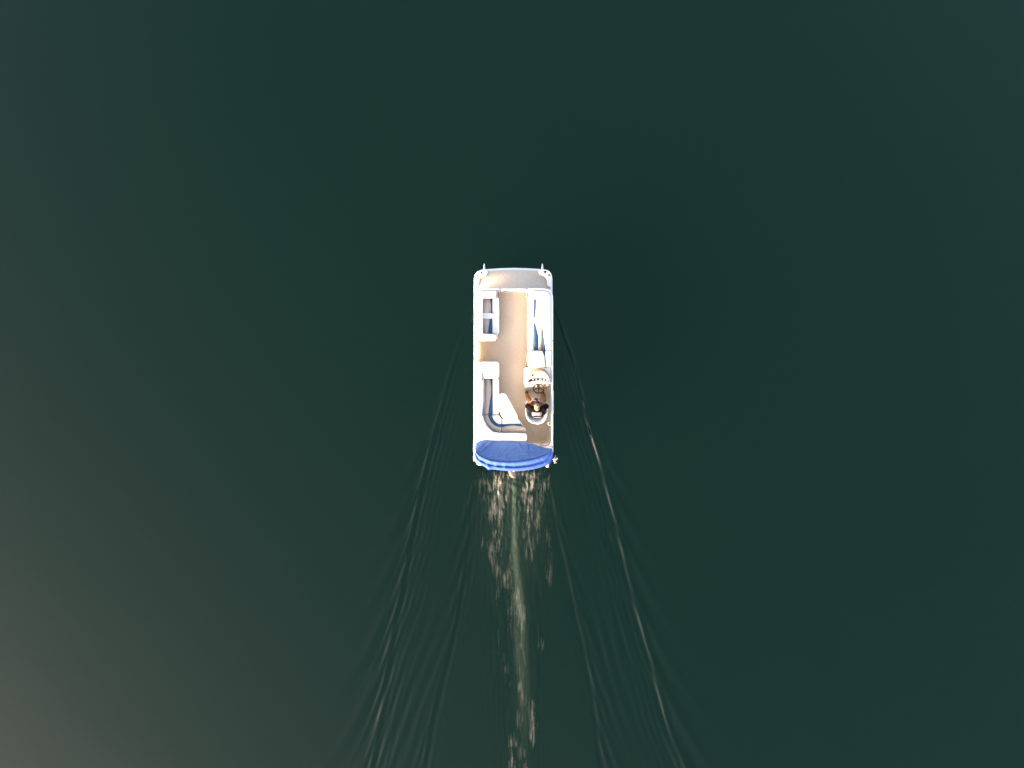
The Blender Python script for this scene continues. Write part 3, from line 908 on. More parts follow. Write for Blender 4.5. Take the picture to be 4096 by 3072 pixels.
# --- aft L-shaped lounge
lg = MB().slab(rounded(poly('D', [(190, 210), (555, 210), (555, 1130), (900, 1150), (990, 1290), (1000, 1490), (190, 1490)], DECK), .05), DECK + .008, SEAT - .12, .01).put('aft_lounge', M['gel'], boat)
lg['label'] = 'cream L-shaped aft lounge with beige and blue seats'
cushion('headrest', 'D', [(276, 195), (300, 189), (535, 189), (566, 215), (568, 440), (545, 470), (330, 471), (312, 440), (305, 400), (286, 370)], BACK + .02, 'vinyl', lg, SEAT - .1, .045, .045, .02)
cushion('side_backrest', 'D', [(160, 215), (190, 195), (272, 195), (282, 370), (288, 476), (160, 476)], BACK, 'vinyl', lg, SEAT - .1)
cushion('backrest', 'D', [(160, 480), (285, 480), (296, 560), (298, 700), (302, 860), (292, 980), (286, 1076), (178, 1078), (165, 900)], BACK, 'vinyl', lg, SEAT - .1)
curvy('backrest_face', 'D', [(286, 400), (305, 420), (314, 470), (318, 560), (319, 900), (312, 1070), (304, 1070), (308, 900), (302, 700), (298, 560), (292, 480)], SEAT + .14, 'vinyl', lg)
curvy('backrest_stripe', 'D', [(304, 860), (311, 870), (308, 1000), (303, 1072), (288, 1072), (294, 980)], SEAT + .15, 'blue', lg)
curvy('seat_panel', 'D', [(322, 478), (418, 478), (424, 540), (432, 600), (436, 660), (434, 720), (424, 790), (412, 850), (402, 920), (394, 1000), (389, 1069), (314, 1069)], SEAT, 'beige', lg)
curvy('seat_stripe', 'D', [(418, 478), (454, 478), (453, 680), (457, 880), (455, 1069), (389, 1069), (394, 1000), (402, 920), (412, 850), (424, 790), (434, 720), (436, 660), (432, 600), (424, 540)], SEAT + .002, 'blue', lg)
cushion('seat_bolster', 'D', [(454, 472), (530, 472), (566, 490), (567, 1040), (548, 1074), (454, 1071)], SEAT + .01, 'vinyl', lg, DECK + .2)
curvy('corner_panel', 'D', [(302, 1076), (386, 1076), (390, 1110), (405, 1150), (430, 1190), (465, 1228), (505, 1258), (550, 1273), (604, 1277), (603, 1362), (560, 1360), (500, 1345), (450, 1322), (400, 1282), (355, 1230), (325, 1170), (310, 1120)], SEAT, 'beige', lg)
curvy('corner_stripe', 'D', [(386, 1076), (450, 1076), (452, 1110), (466, 1150), (492, 1186), (525, 1215), (560, 1234), (606, 1238), (604, 1277), (550, 1273), (505, 1258), (465, 1228), (430, 1190), (405, 1150), (390, 1110)], SEAT + .002, 'blue', lg)
cushion('corner_cushion', 'D', [(450, 1076), (548, 1076), (566, 1090), (608, 1142), (608, 1236), (560, 1233), (525, 1214), (492, 1185), (466, 1149), (452, 1109)], SEAT + .01, 'vinyl', lg, SEAT - .14, .02, .02, .008)
cushion('stern_bolster', 'D', [(612, 1142), (860, 1150), (922, 1221), (760, 1226), (612, 1232)], SEAT + .01, 'vinyl', lg, DECK + .2, .02, .02, .008)
curvy('stern_stripe', 'D', [(612, 1234), (760, 1228), (922, 1222), (976, 1276), (900, 1262), (800, 1246), (700, 1258), (612, 1277)], SEAT + .002, 'blue', lg)
curvy('stern_panel', 'D', [(612, 1279), (700, 1260), (800, 1248), (900, 1264), (976, 1278), (1008, 1308), (1016, 1335), (1010, 1364), (800, 1364), (612, 1363)], SEAT, 'beige', lg)
cushion('stern_backrest', 'D', [(180, 1083), (298, 1083), (310, 1150), (350, 1240), (410, 1312), (470, 1358), (560, 1375), (700, 1378), (860, 1378), (1000, 1388), (1030, 1420), (1035, 1490), (1010, 1515), (200, 1530), (178, 1500)], BACK, 'vinyl', lg, SEAT - .1, .03, .032, .012)
curv = [at('D', x, y, SEAT + .12) for x, y in [(296, 1078), (306, 1140), (345, 1232), (405, 1304), (466, 1352), (560, 1369), (700, 1371), (860, 1371), (1000, 1380)]]
MB().tube(smooth_open(curv, 2), .012, 6).put('piping', M['piping'], lg)
for x, y in ((237, 1390), (318, 1455)):
    p = at('D', x, y, BACK)
    MB().lathe(p, [(.03, 0), (.032, .012), (.022, .018), (.004, .018)], 14).put('cup_ring', M['cup'] if x > 300 else M['gel'], lg)
MB().tube(smooth_open([at('D', 566, 275, 1.1), at('D', 580, 300, 1.1), at('D', 580, 350, 1.1), at('D', 568, 395, 1.1)], 2), .007, 6).put('grab_handle', M['cup'], lg)

# --- helm console
cs = MB().slab(rounded(poly('I', [(200, 180), (250, 112), (1478, 122), (1478, 890), (200, 890)], 1.22), [.02, .03, .03, .02, .02]), DECK + .008, 1.22, .025).put('helm_console', M['gel'], boat)
cs['label'] = 'white helm console with dark red gauge panel'
dash = [(350, 640), (390, 560), (460, 460), (560, 370), (680, 305), (800, 272), (900, 264), (1020, 275), (1140, 315), (1250, 390), (1340, 490), (1395, 600), (1440, 860), (1430, 890), (330, 890), (320, 860)]
MB().slab(rounded(poly('I', dash, 1.36), .03), 1.2, 1.36, .03).put('dash', M['gel'], cs)
MB().slab(rounded(poly('I', [(240, 885), (1440, 885), (1440, 1010), (700, 1020), (240, 1048)], 1.08), .015), .95, 1.08, .012).put('lower_shelf', M['gel'], cs)
MB().slab(poly('I', [(360, 972), (470, 962), (600, 950), (600, 958), (470, 972), (360, 981)], 1.085), 1.07, 1.086, .001, n=1).put('shelf_slot', M['piping'], cs)
gp = [(350, 832), (372, 770), (405, 720), (480, 668), (560, 650), (650, 636), (770, 626), (880, 622), (1000, 626), (1100, 636), (1190, 652), (1270, 682), (1330, 730), (1360, 775), (1382, 816), (1340, 795), (1260, 768), (1180, 752), (1100, 745), (1000, 740), (880, 739), (770, 748), (650, 762), (560, 780), (480, 802), (410, 825)]
MB().slab(poly('I', gp, 1.372), 1.35, 1.372, .002, n=1).put('gauge_panel', M['burl'], cs)
for x, y, r in ((615, 690, 50), (768, 677, 50), (958, 686, 72), (1145, 682, 50), (1275, 720, 46)):
    p = at('I', x, y, 1.375)
    rr = .72 * r / 11.85 * (CAM_H - 1.375) / FPX
    MB().lathe((p.x, p.y, 1.365), [(rr * 1.08, 0), (rr * 1.08, .012), (rr * .95, .016), (rr * .9, .012), (.002, .012)], 22, sy=.82).put('gauge', M['gel'], cs)
p = at('I', 594, 484, 1.365); MB().lathe((p.x, p.y, 1.355), [(.038, 0), (.038, .010), (.034, .014), (.003, .011)], 20).put('horn_grille', M['brown'], cs)
p = at('I', 1163, 482, 1.365); MB().lathe((p.x, p.y, 1.355), [(.034, 0), (.034, .010), (.028, .012), (.026, .007), (.003, .007)], 20).put('cup_ring', M['cup'], cs)
# raked windscreen of bronze plexiglass
base = [(352, 620), (372, 540), (410, 450), (480, 340), (570, 255), (680, 195), (790, 165), (890, 158), (1000, 168), (1110, 200), (1210, 270), (1300, 375), (1360, 480), (1402, 610)]
top = [(366, 660), (395, 590), (440, 500), (520, 410), (610, 345), (710, 300), (800, 275), (895, 266), (990, 273), (1090, 300), (1180, 350), (1270, 425), (1330, 505), (1388, 622)]
bp_ = smooth_open([at('I', x, y, 1.24) for x, y in base], 1)
tp_ = smooth_open([at('I', x, y, 1.46) for x, y in top], 1)
off = Vector((0, 0, .006))
mb = MB(); mb.rings([bp_, tp_, [q + off for q in tp_], [q + off for q in bp_], bp_], False, False, closed=False)
mb.put('windscreen', M['plexi'], cs)
MB().tube([q + Vector((0, 0, .01)) for q in bp_], .006, 6).put('windscreen_gasket', M['brown'], cs)
for x, y in ((356, 600), (622, 216), (1136, 212), (1402, 596)):
    p = at('I', x, y, 1.26)
    MB().lathe(p, [(.014, -.02), (.016, .006), (.008, .014), (.002, .015)], 8).put('screw', M['dark'], cs)
# throttle, switch box and kill switch lanyard
MB().slab(rounded(poly('I', [(1335, 912), (1432, 912), (1425, 1065), (1310, 1070)], 1.16), .012), 1.05, 1.16, .012).put('throttle_box', M['grey'], cs)
MB().slab(rounded(poly('I', [(1300, 1070), (1425, 1070), (1420, 1105), (1275, 1105)], 1.05), .01), .98, 1.05, .01).put('throttle_bracket', M['cup'], cs)
tl = at('I', 1300, 965, 1.2)
MB().tube(smooth_open([at('I', 1375, 985, 1.15), at('I', 1330, 960, 1.22), tl], 2), .010, 6).put('throttle_lever', M['trim'], cs)
MB().slab(rounded(poly('I', [(1135, 918), (1225, 918), (1215, 985), (1130, 960)], 1.10), .008), 1.06, 1.10, .006).put('ignition_switch', M['dark'], cs)
lan = smooth_open([at('I', 1165, 985, 1.10), at('I', 1125, 1030, 1.02), at('I', 1150, 1075, .98), at('I', 1195, 1060, 1.0), at('I', 1215, 1110, .97), at('I', 1212, 1190, .93)], 2)
MB().tube(lan, [.007] * (len(lan) * 2 // 3) + [.018] * (len(lan) - len(lan) * 2 // 3), 8).put('kill_switch_lanyard', M['orange'], cs)

# steering wheel, tilted towards the seat
hub = at('I', 880, 1120, 1.22)
fx = Vector((1, 0, 0)); fy = Vector((0, math.cos(R(33)), math.sin(R(33)))); fn = fx.cross(fy)
wr = 255 / 11.85 * (CAM_H - 1.22) / FPX
sw = MB().tube([hub + fx * wr * math.cos(a) + fy * wr * math.sin(a) for a in [2 * math.pi * k / 40 for k in range(40)]], .0175, 8, closed=True).put('steering_wheel', M['wheel'], boat)
for a in (90, 270, 195, -15):
    a = R(a); d = fx * math.cos(a) + fy * math.sin(a)
    MB().tube([hub - fn * .012 + d * .02, hub - fn * .010 + d * wr * .55, hub + d * wr * .98], [.024, .018, .015], 6).put('spoke', M['wheel'], sw)
MB().tube([hub + fn * .012, hub - fn * .03], [.026, .034], 12).put('wheel_hub', M['wheel'], sw)
col = at('I', 872, 930, 1.20)
MB().tube([hub - fn * .02, hub.lerp(col, .5) - Vector((0, 0, .02)), col - Vector((0, 0, .02))], [.030, .036, .050], 12).put('steering_column', M['wheel'], sw)

# --- captain's chair: moulded bucket on a pedestal
rim = [(210, 1110), (204, 1180), (200, 1260), (204, 1340), (220, 1410), (255, 1468), (300, 1512), (355, 1536), (430, 1546), (505, 1538), (555, 1512), (598, 1462), (630, 1400), (643, 1330), (645, 1240), (642, 1180), (634, 1120), (600, 1085), (425, 1075), (245, 1085)]
cen = Vector((425, 1235))


def chair_ring(scale, zf, dy=0.0):
    out = []
    for x, y in rim:
        q = cen + (Vector((x, y)) - cen) * scale
        t = max(0, min(1, (y - 1120) / 330)); t = t * t * (3 - 2 * t)
        z = zf(t)
        out.append(at('C', q.x, q.y + dy, z))
    return smooth_closed(out, 1)


rimz = lambda t: 1.16 + .36 * t
rs = [chair_ring(.62, lambda t: .92), chair_ring(.86, lambda t: .96 + .04 * t), chair_ring(.97, lambda t: (rimz(t) + 1.0) / 2), chair_ring(1.0, lambda t: rimz(t) - .03),
      chair_ring(.985, lambda t: rimz(t) - .006), chair_ring(.94, lambda t: rimz(t) + .004), chair_ring(.885, lambda t: rimz(t) - .015), chair_ring(.80, lambda t: rimz(t) - .09 * t - .02, -6), chair_ring(.70, lambda t: 1.09 + .22 * t, -14), chair_ring(.6, lambda t: 1.075 + .07 * t, -20), chair_ring(.3, lambda t: 1.065, -20)]
ch = MB().rings(rs).put('captain_chair', M['vinyl'], boat)
ch['label'] = 'white bucket helm chair under the seated person'
p = at('C', 425, 1225, DECK)
MB().lathe((p.x, p.y, DECK + .008), [(.17, 0), (.17, .015), (.06, .03), (.045, .05), (.045, .27), (.12, .30), (.12, .33)], 20).put('pedestal', M['steel'], ch)
q0 = at('C', 340, 1398, 1.40); q1 = at('C', 505, 1402, 1.40)
MB().tube(smooth_open([q0, (q0 + q1) / 2 + Vector((0, -.03, 0)), q1], 2), .02, 8).put('lumbar_roll', M['vinyl'], ch)

# --- outboard motor
mo = [(712, 560), (716, 620), (728, 668), (762, 716), (800, 732), (846, 726), (876, 672), (886, 620), (888, 560), (880, 470), (720, 470)]
pm = smooth_closed(poly('E', mo, .92), 1)
mb = MB(); pc = ccw(pm); rs = []
for d, z in ((.045, .50), (.012, .56), (0, .66), (0, .80), (.018, .87), (.05, .915), (.085, .93)):
    rs.append([Vector((q.x, q.y, z)) for q in inset(pc, d)])
mt = mb.rings(rs).put('outboard_motor', M['cowl'], boat)
mt['label'] = 'grey outboard motor cowl behind the blue cover'
c0 = at('E', 790, 560, .93); c1 = at('E', 838, 650, .925); c2 = at('E', 850, 722, .80)
MB().tube([c0 + Vector((0, 0, .004)), c1 + Vector((0, 0, .004)), c2], .007, 6).put('cowl_seam', M['dark'], mt)
MB().tube([(c0.x, c0.y, .55), (c0.x, c0.y, -.35)], [.085, .05], 12, sq=1.5).put('leg', M['cowl'], mt)
MB().slab(rounded(poly('E', [(730, 420), (870, 420), (870, 500), (730, 500)], .6), .03), .3, .62, .02).put('transom_bracket', M['black'], mt)
MB().box((c0.x, c0.y + .30, .43), (.55, .35, .14)).put('motor_pod', M['steel'], boat, smooth=False)

# swim ladder end and white stern pads on the corners
for c, x, y, dx, dy in (('E', 162, 378, .045, .20), ('E', 1368, 512, .05, .10)):
    p = at(c, x, y, .56)
    MB().slab(rounded([Vector((p.x + a, p.y + b)) for a, b in ((-dx, -dy / 2), (dx, -dy / 2), (dx, dy / 2), (-dx, dy / 2))], .015), .48, .58, .012).put('stern_pad', M['cup'] if x > 900 else M['gel'], boat)
st = at('E', 1300, 500, .50)
MB().box((st.x, st.y + .03, .49), (.35, .06, .05)).put('ladder_rung', M['steel'], boat, smooth=False)

# --- folded blue bimini cover over the stern
def curve_at(pts, n):
    a = np.array(pts, float)
    d = np.r_[0, np.cumsum(np.hypot(np.diff(a[:, 0]), np.diff(a[:, 1])))]
    t = np.linspace(0, d[-1], n)
    return np.c_[np.interp(t, d, a[:, 0]), np.interp(t, d, a[:, 1])]


NS = 110
front = curve_at([(163, 235), (168, 180), (188, 132), (230, 108), (280, 94), (370, 82), (400, 90), (430, 101), (540, 104), (640, 104), (840, 110), (950, 116), (1050, 128), (1130, 145), (1200, 172), (1270, 195), (1340, 217), (1442, 226)], NS)
seam = curve_at([(178, 268), (215, 312), (250, 340), (320, 374), (400, 402), (500, 424), (600, 437), (730, 442), (820, 438), (900, 431), (1000, 418), (1100, 398), (1190, 374), (1270, 348), (1340, 322), (1440, 268)], NS)
hem = curve_at([(156, 315), (164, 360), (180, 418), (210, 455), (250, 487), (300, 515), (350, 540), (368, 560), (384, 580), (410, 577), (440, 568), (520, 577), (600, 586), (700, 594), (800, 598), (880, 597), (960, 591), (1050, 580), (1130, 567), (1210, 549), (1290, 525), (1350, 505), (1400, 476), (1440, 430), (1456, 385), (1463, 310)], NS)


def ztop(u):
    return 1.50 + .10 * math.sin(math.pi * min(1, max(0, u)))


NT = 48
CREASES = [(590, 295, 700, 190, .022, 12), (630, 270, 790, 150, .016, 10), (760, 330, 900, 210, .020, 14), (830, 300, 990, 150, .020, 12), (900, 240, 1030, 190, .022, 14),
           (620, 400, 760, 320, .014, 12), (860, 420, 1010, 345, .018, 12), (900, 335, 1060, 300, .02, 13), (240, 275, 415, 110, .03, 12), (1060, 190, 1200, 290, .015, 14), (1130, 170, 1280, 240, .014, 12), (1180, 310, 1400, 240, .014, 12), (880, 130, 960, 260, .018, 10)]
vv = []
for i in range(NS):
    u = i / (NS - 1)
    for j in range(NT + 1):
        t = j / NT
        x = front[i, 0] * (1 - t) + seam[i, 0] * t; y = front[i, 1] * (1 - t) + seam[i, 1] * t
        edge = min(1, 6 * min(u, 1 - u))
        z = (1.30 + .03 * math.sin(math.pi * u)) * (1 - t) + (ztop(u)) * t
        z -= .05 * math.sin(math.pi * t) * edge
        X = np.array([x / 100.]); Y = np.array([y / 100.])
        wr_ = float(np.abs(fbm(X * .55 + Y * .75 + 3, X * -.30 + Y * .40, 91, 3))[0])
        wr2 = float(pnoise(X * 1.4 + Y * 1.2, Y * .5 - X * .4, 95)[0])
        z += (.030 * (0.35 - wr_) + .008 * wr2) * min(1, 3 * t + .3) * edge
        for (x0, y0, x1, y1, dep, wd) in CREASES:
            ex_, ey_ = x1 - x0, y1 - y0; L2 = ex_ * ex_ + ey_ * ey_
            s_ = ((x - x0) * ex_ + (y - y0) * ey_) / L2
            dd_ = ((x - x0) * ey_ - (y - y0) * ex_) / math.sqrt(L2)
            w_ = math.exp(-((s_ - .5) / .42) ** 4)
            z += dep * w_ * (math.exp(-(dd_ / wd) ** 2) - .6 * math.exp(-((dd_ - 1.6 * wd) / (1.4 * wd)) ** 2))
        # tucked pleat on the port side and a hanging fold to starboard
        z += .035 * math.exp(-(((x - 235) * .62 - (330 - y) * .78 + 35) / 14) ** 2) * edge
        dfold = (x - 1035) - 18 * math.sin((y - 130) / 60.)
        z -= .035 / (1 + math.exp(-dfold / 7.)) * max(0, min(1, (y - 110) / 60)) * max(0, min(1, (350 - y) / 50))
        vv.append(at('E', x, y, z))
ff = [[i * (NT + 1) + j, (i + 1) * (NT + 1) + j, (i + 1) * (NT + 1) + j + 1, i * (NT + 1) + j + 1] for i in range(NS - 1) for j in range(NT)]
bim = put('bimini_cover', vv, ff, M['canvas'], boat)
bim['label'] = 'folded royal blue canvas bimini over the stern'
sol = bim.modifiers.new('thickness', 'SOLIDIFY'); sol.thickness = .006; sol.offset = -1

prof = [(0, 0), (.05, .030), (.13, .055), (.22, .045), (.31, .005), (.40, -.055), (.48, -.095), (.56, -.10), (.64, -.075), (.73, -.055), (.82, -.065), (.90, -.10), (.96, -.15), (1.0, -.21), (.985, -.27), (.92, -.31), (.7, -.33)]
vv = []; NP = len(prof)
for i in range(NS):
    u = i / (NS - 1)
    nz = float(fbm(np.array([u * 9.]), np.array([.3]), 101, 3)[0]); nz2 = float(fbm(np.array([u * 22.]), np.array([5.3]), 105, 2)[0])
    bunch = math.exp(-((u - .22) / .09) ** 2) + .6 * math.exp(-((u - .36) / .07) ** 2)
    for j, (t, dz) in enumerate(prof):
        tt = t
        if .2 < t < .97:
            tt = t + .05 * nz * math.sin(math.pi * t) + .02 * nz2 * bunch
        x = seam[i, 0] * (1 - tt) + hem[i, 0] * tt; y = seam[i, 1] * (1 - tt) + hem[i, 1] * tt
        fold = .028 * bunch * math.sin(u * 60 + t * 7) * math.sin(math.pi * min(1, t)) if t < .97 else 0
        groove = 1.0 if u > .42 else .55 + .45 * abs(math.sin(u * 31))
        z = ztop(u) + dz * (groove if dz < 0 and t < .8 else 1) * (.55 + .45 * math.sin(math.pi * (.08 + .84 * u))) + fold + 0.006 * nz2 * (1 if 0.1 < t < .95 else 0)
        vv.append(at('E', x, y, z))
ff = [[i * NP + j, (i + 1) * NP + j, (i + 1) * NP + j + 1, i * NP + j + 1] for i in range(NS - 1) for j in range(NP - 1)]
roll = put('rolled_canvas', vv, ff, M['canvas_roll'], bim)
sol = roll.modifiers.new('thickness', 'SOLIDIFY'); sol.thickness = .006; sol.offset = -1
ss = roll.modifiers.new('smooth', 'SUBSURF'); ss.levels = 1; ss.render_levels = 1
MB().tube([at('E', seam[i, 0], seam[i, 1], ztop(i / (NS - 1)) + .012) for i in range(0, NS, 2)], .012, 6).put('edge_binding', M['canvas_dk'], bim)
# frame bows and straps
for s in (0, 1):
    a = at('E', (185, 1425)[s], (290, 300)[s], 1.42)
    px_ = (150, 1452)[s]
    b = at('E', px_, 215, RAIL); c_ = at('E', px_, 300, 1.32)
    fr = MB().tube(smooth_open([at('E', px_ + (2, -2)[s], 60, RAIL + .03), b + Vector((0, 0, .04)), c_, a], 2), .022, 8).put('bimini_frame', M['trim'], boat)
    MB().tube([at('E', (135, 1468)[s], 218, RAIL + .02), at('E', (162, 1440)[s], 188, 1.34)], .010, 6).put('strap', M['grey'], fr)
p = at('E', 808, 584, 1.36)
MB().lathe(p - Vector((0, 0, .05)), [(.01, 0), (.035, .02), (.042, .05), (.03, .075), (.004, .085)], 14).put('frame_knob', M['gel'], boat)
MB().tube([p - Vector((0, 0, .05)), p + Vector((-.03, -.06, -.14))], .006, 5).put('tie_cord', M['dark'], boat)

# ------------------------------------------------------------------ loose things on board
tb = [(545, 800), (548, 765), (570, 733), (620, 714), (665, 725), (700, 765), (868, 1085), (879, 1125), (868, 1160), (830, 1182), (770, 1188), (700, 1176), (635, 1130), (592, 1060), (560, 970), (545, 890)]
c = at('D', 700, 980, DECK)
table = empty('table', (c.x, c.y, DECK + .008), 'white oblong table standing beside the aft lounge', 'table')
MB().slab(smooth_closed(poly('D', tb, 1.34), 1), 1.30, 1.34, .016).put('table_top', M['gel'], table)
c2 = at('D', 670, 930, DECK)
MB().lathe((c2.x, c2.y, DECK + .008), [(.13, 0), (.13, .012), (.05, .03), (.032, .05), (.032, .62), (.09, .66), (.09, .685)], 18).put('pedestal', M['steel'], table)
for x, y in ((608, 768), (655, 1110), (815, 1145)):
    p = at('D', x, y, 1.34)
    MB().lathe(p, [(.028, 0), (.028, .002), (.022, .0035), (.019, .0015), (.004, .0015)], 18).put('cup_ring', M['cup'], table)

# frayed white rope end hanging off the stern corner
r0 = at('P', 2211, 1837, 1.12)
rope = empty('rope', r0, 'frayed white rope end beside the blue cover', 'rope')
rnd = random.Random(3)
MB().tube([r0 + Vector((-.12, .03, .02)), r0 + Vector((-.04, .01, .01)), r0 + Vector((.03, -.01, 0))], .012, 8).put('cord', M['rope'], rope)
mb = MB()
for k in range(34):
    a = R(rnd.uniform(-75, 35)); L = rnd.uniform(.07, .15)
    d = Vector((math.cos(a), math.sin(a), rnd.uniform(-.5, .3)))
    mb.tube([r0 + Vector((.02, -.01, 0)), r0 + Vector((.02, -.01, 0)) + d * L * .5, r0 + Vector((.02, -.01, -.015)) + d * L + Vector((0, rnd.uniform(-.02, .02), 0))], [.006, .005, .002], 5)
mb.put('frayed_strands', M['rope'], rope)
stick = MB().tube([r0 + Vector((.0, .0, .03)), r0 + Vector((.06, .06, .06)), r0 + Vector((.10, .13, .08))], [.007, .006, .003], 6).put('whip', M['stick'], rope)

# ------------------------------------------------------------------ the person at the helm
def skin(name, nodes, edges, root, mat, parent, levels=2, origin=None):
    keys = list(nodes); idx = {k: i for i, k in enumerate(keys)}
    org = ORG[parent] if parent is not None else Vector((0, 0, 0))
    me = bpy.data.meshes.new(name + '_frame')
    me.from_pydata([nodes[k][0] for k in keys], [(idx[a], idx[b]) for a, b in edges], [])
    ob = bpy.data.objects.new(name + '_frame', me)
    COL.objects.link(ob)
    md = ob.modifiers.new('skin', 'SKIN'); md.use_smooth_shade = True; md.branch_smoothing = 0.4
    for k in keys:
        sv = me.skin_vertices[0].data[idx[k]]
        r = nodes[k][1]
        sv.radius = r if isinstance(r, tuple) else (r, r)
        sv.use_root = (k == root)
    sb = ob.modifiers.new('sub', 'SUBSURF'); sb.levels = levels; sb.render_levels = levels
    dg = bpy.context.evaluated_depsgraph_get()
    ev = ob.evaluated_get(dg)
    nm = bpy.data.meshes.new_from_object(ev)
    vs = [v.co.copy() for v in nm.vertices]; fs = [list(p.vertices) for p in nm.polygons]
    bpy.data.objects.remove(ob); bpy.data.meshes.remove(nm); bpy.data.meshes.remove(me)
    return put(name, vs, fs, mat, parent)


def h(x, y, z):
    return at('H', x, y, z)


pb = h(570, 1130, DECK)
person = empty('person', (pb.x, pb.y, DECK + .008), 'person in dark shirt, tan trousers and khaki cap seated at the helm', 'person')
N = {}; E = []
N['pelvis'] = (h(572, 1090, 1.18), (.13, .09))
N['waist'] = (h(572, 1080, 1.32), (.12, .09))
N['chest'] = (h(572, 1010, 1.46), (.12, .09))
N['neckb'] = (h(572, 930, 1.57), (.06, .06))
N['neck'] = (h(572, 875, 1.68), .052)
N['jaw'] = (h(572, 810, 1.74), (.062, .07))
N['skull'] = (h(572, 800, 1.83), (.074, .088))
N['crown'] = (h(572, 815, 1.90), (.06, .07))
N['nose'] = (h(570, 625, 1.76), .012); N['face'] = (h(570, 700, 1.77), .045)
E += [('pelvis', 'waist'), ('waist', 'chest'), ('chest', 'neckb'), ('neckb', 'neck'), ('neck', 'jaw'), ('jaw', 'skull'), ('skull', 'crown'), ('jaw', 'face'), ('face', 'nose')]
ARM = {'l': dict(sh=(285, 880, 1.555), el=(95, 735, 1.33), wr=(345, 492, 1.40), palm=(392, 420, 1.415)),
       'r': dict(sh=(865, 885, 1.555), el=(1035, 735, 1.33), wr=(705, 480, 1.40), palm=(655, 405, 1.415))}
for s, a in ARM.items():
    sg = -1 if s == 'l' else 1
    N[s + 'sh'] = (h(*a['sh']), .06)
    N[s + 'ua'] = (h(*a['sh']).lerp(h(*a['el']), .5), .052)
    N[s + 'el'] = (h(*a['el']), .044)
    N[s + 'fa'] = (h(*a['el']).lerp(h(*a['wr']), .35), .043)
    N[s + 'wr'] = (h(*a['wr']), (.030, .024))
    N[s + 'pa'] = (h(*a['palm']), (.036, .020))
    E += [('neckb', s + 'sh'), (s + 'sh', s + 'ua'), (s + 'ua', s + 'el'), (s + 'el', s + 'fa'), (s + 'fa', s + 'wr'), (s + 'wr', s + 'pa')]
    # fingers wrap round the far edge of the controller, the thumb lies on top
    px0, py0, pz0 = a['palm']
    for k, (ox, oy, ln) in enumerate(((-.2, -62, 1.0), (.15, -78, 1.1), (.5, -84, 1.05), (.85, -74, .85))):
        b = (px0 + sg * (34 - 26 * k * .6), py0 - 52 - 10 * k, pz0 + .008 - .006 * k)
        m_ = (px0 + sg * (10 - 30 * k * .55) - sg * 14, py0 - 100 - 16 * k * ln, pz0 - .012 - .008 * k)
        e_ = (px0 - sg * (34 + 10 * k * .6), py0 - 104 - 12 * k * ln, pz0 - .040 - .006 * k)
        N[f'{s}f{k}a'] = (h(*b), .0095); N[f'{s}f{k}b'] = (h(*m_), .0088); N[f'{s}f{k}c'] = (h(*e_), .0078)
        E += [(s + 'pa', f'{s}f{k}a'), (f'{s}f{k}a', f'{s}f{k}b'), (f'{s}f{k}b', f'{s}f{k}c')]
    N[s + 'ta'] = (h(px0 - sg * 38, py0 - 5, pz0 + .018), .011); N[s + 'tb'] = (h(px0 - sg * 74, py0 - 48, pz0 + .03), .0095)
    E += [(s + 'pa', s + 'ta'), (s + 'ta', s + 'tb')]
LEG = {'l': dict(hip=(478, 1090, 1.18), kn=(205, 470, 1.16), an=(92, 240, .74), toe=(72, 60, .66)),
       'r': dict(hip=(668, 1090, 1.18), kn=(905, 470, 1.16), an=(862, 250, .74), toe=(838, 105, .66))}
for s, a in LEG.items():
    N[s + 'hip'] = (h(*a['hip']), .085)
    N[s + 'th'] = (h(*a['hip']).lerp(h(*a['kn']), .5), .074)
    N[s + 'kn'] = (h(*a['kn']), .058)
    N[s + 'ca'] = (h(*a['kn']).lerp(h(*a['an']), .4), .054)
    N[s + 'an'] = (h(*a['an']), .038)
    N[s + 'he'] = (h(a['an'][0], a['an'][1] + 10, .67), .034)
    N[s + 'to'] = (h(*a['toe']), (.036, .025))
    E += [('pelvis', s + 'hip'), (s + 'hip', s + 'th'), (s + 'th', s + 'kn'), (s + 'kn', s + 'ca'), (s + 'ca', s + 'an'), (s + 'an', s + 'he'), (s + 'he', s + 'to')]
body = skin('body', N, E, 'pelvis', M['skin'], person)
for x in (428, 712):
    p = h(x, 735, 1.79)
    MB().lathe(p - Vector((0, 0, .03)), [(.004, -.002), (.017, .008), (.02, .03), (.016, .05), (.004, .058)], 10, sx=.7).put('ear', M['skin'], body)
for x in (540, 602):
    p = h(x, 668, 1.795)
    MB().lathe(p, [(.002, -.012), (.009, -.007), (.012, 0), (.009, .007), (.002, .012)], 10).put('eye', M['eye'], body)

# shirt with sleeves, loose over the body: torso and sleeves fused into one surface
mb = MB(); rs = []
for (yy, zz, a_, b_) in ((1085, 1.13, .19, .12), (1090, 1.20, .215, .135), (1085, 1.30, .225, .140), (1060, 1.40, .235, .140), (1010, 1.49, .24, .135), (950, 1.56, .215, .115), (905, 1.61, .14, .085), (880, 1.655, .078, .068), (870, 1.675, .070, .062)):
    c_ = h(572, yy, zz)
    rs.append([c_ + Vector((a_ * math.copysign(abs(math.cos(w)) ** .85, math.cos(w)), b_ * math.sin(w), b_ * .35 * math.sin(w) * -1 * (1 if zz > 1.3 else .3))) for w in [2 * math.pi * k / 36 for k in range(36)]])
mb.rings(rs)
for s_k, a in ARM.items():
    p0, p1 = h(*a['sh']), h(*a['el'])
    inn = p0.lerp(h(572, 950, 1.50), .35)
    mb.tube([inn, p0, p0.lerp(p1, .35), p0.lerp(p1, .7), p0.lerp(p1, .92)], [.095, .098, .088, .084, .086], 18)
shirt = mb.put('shirt', M['shirt'], person)
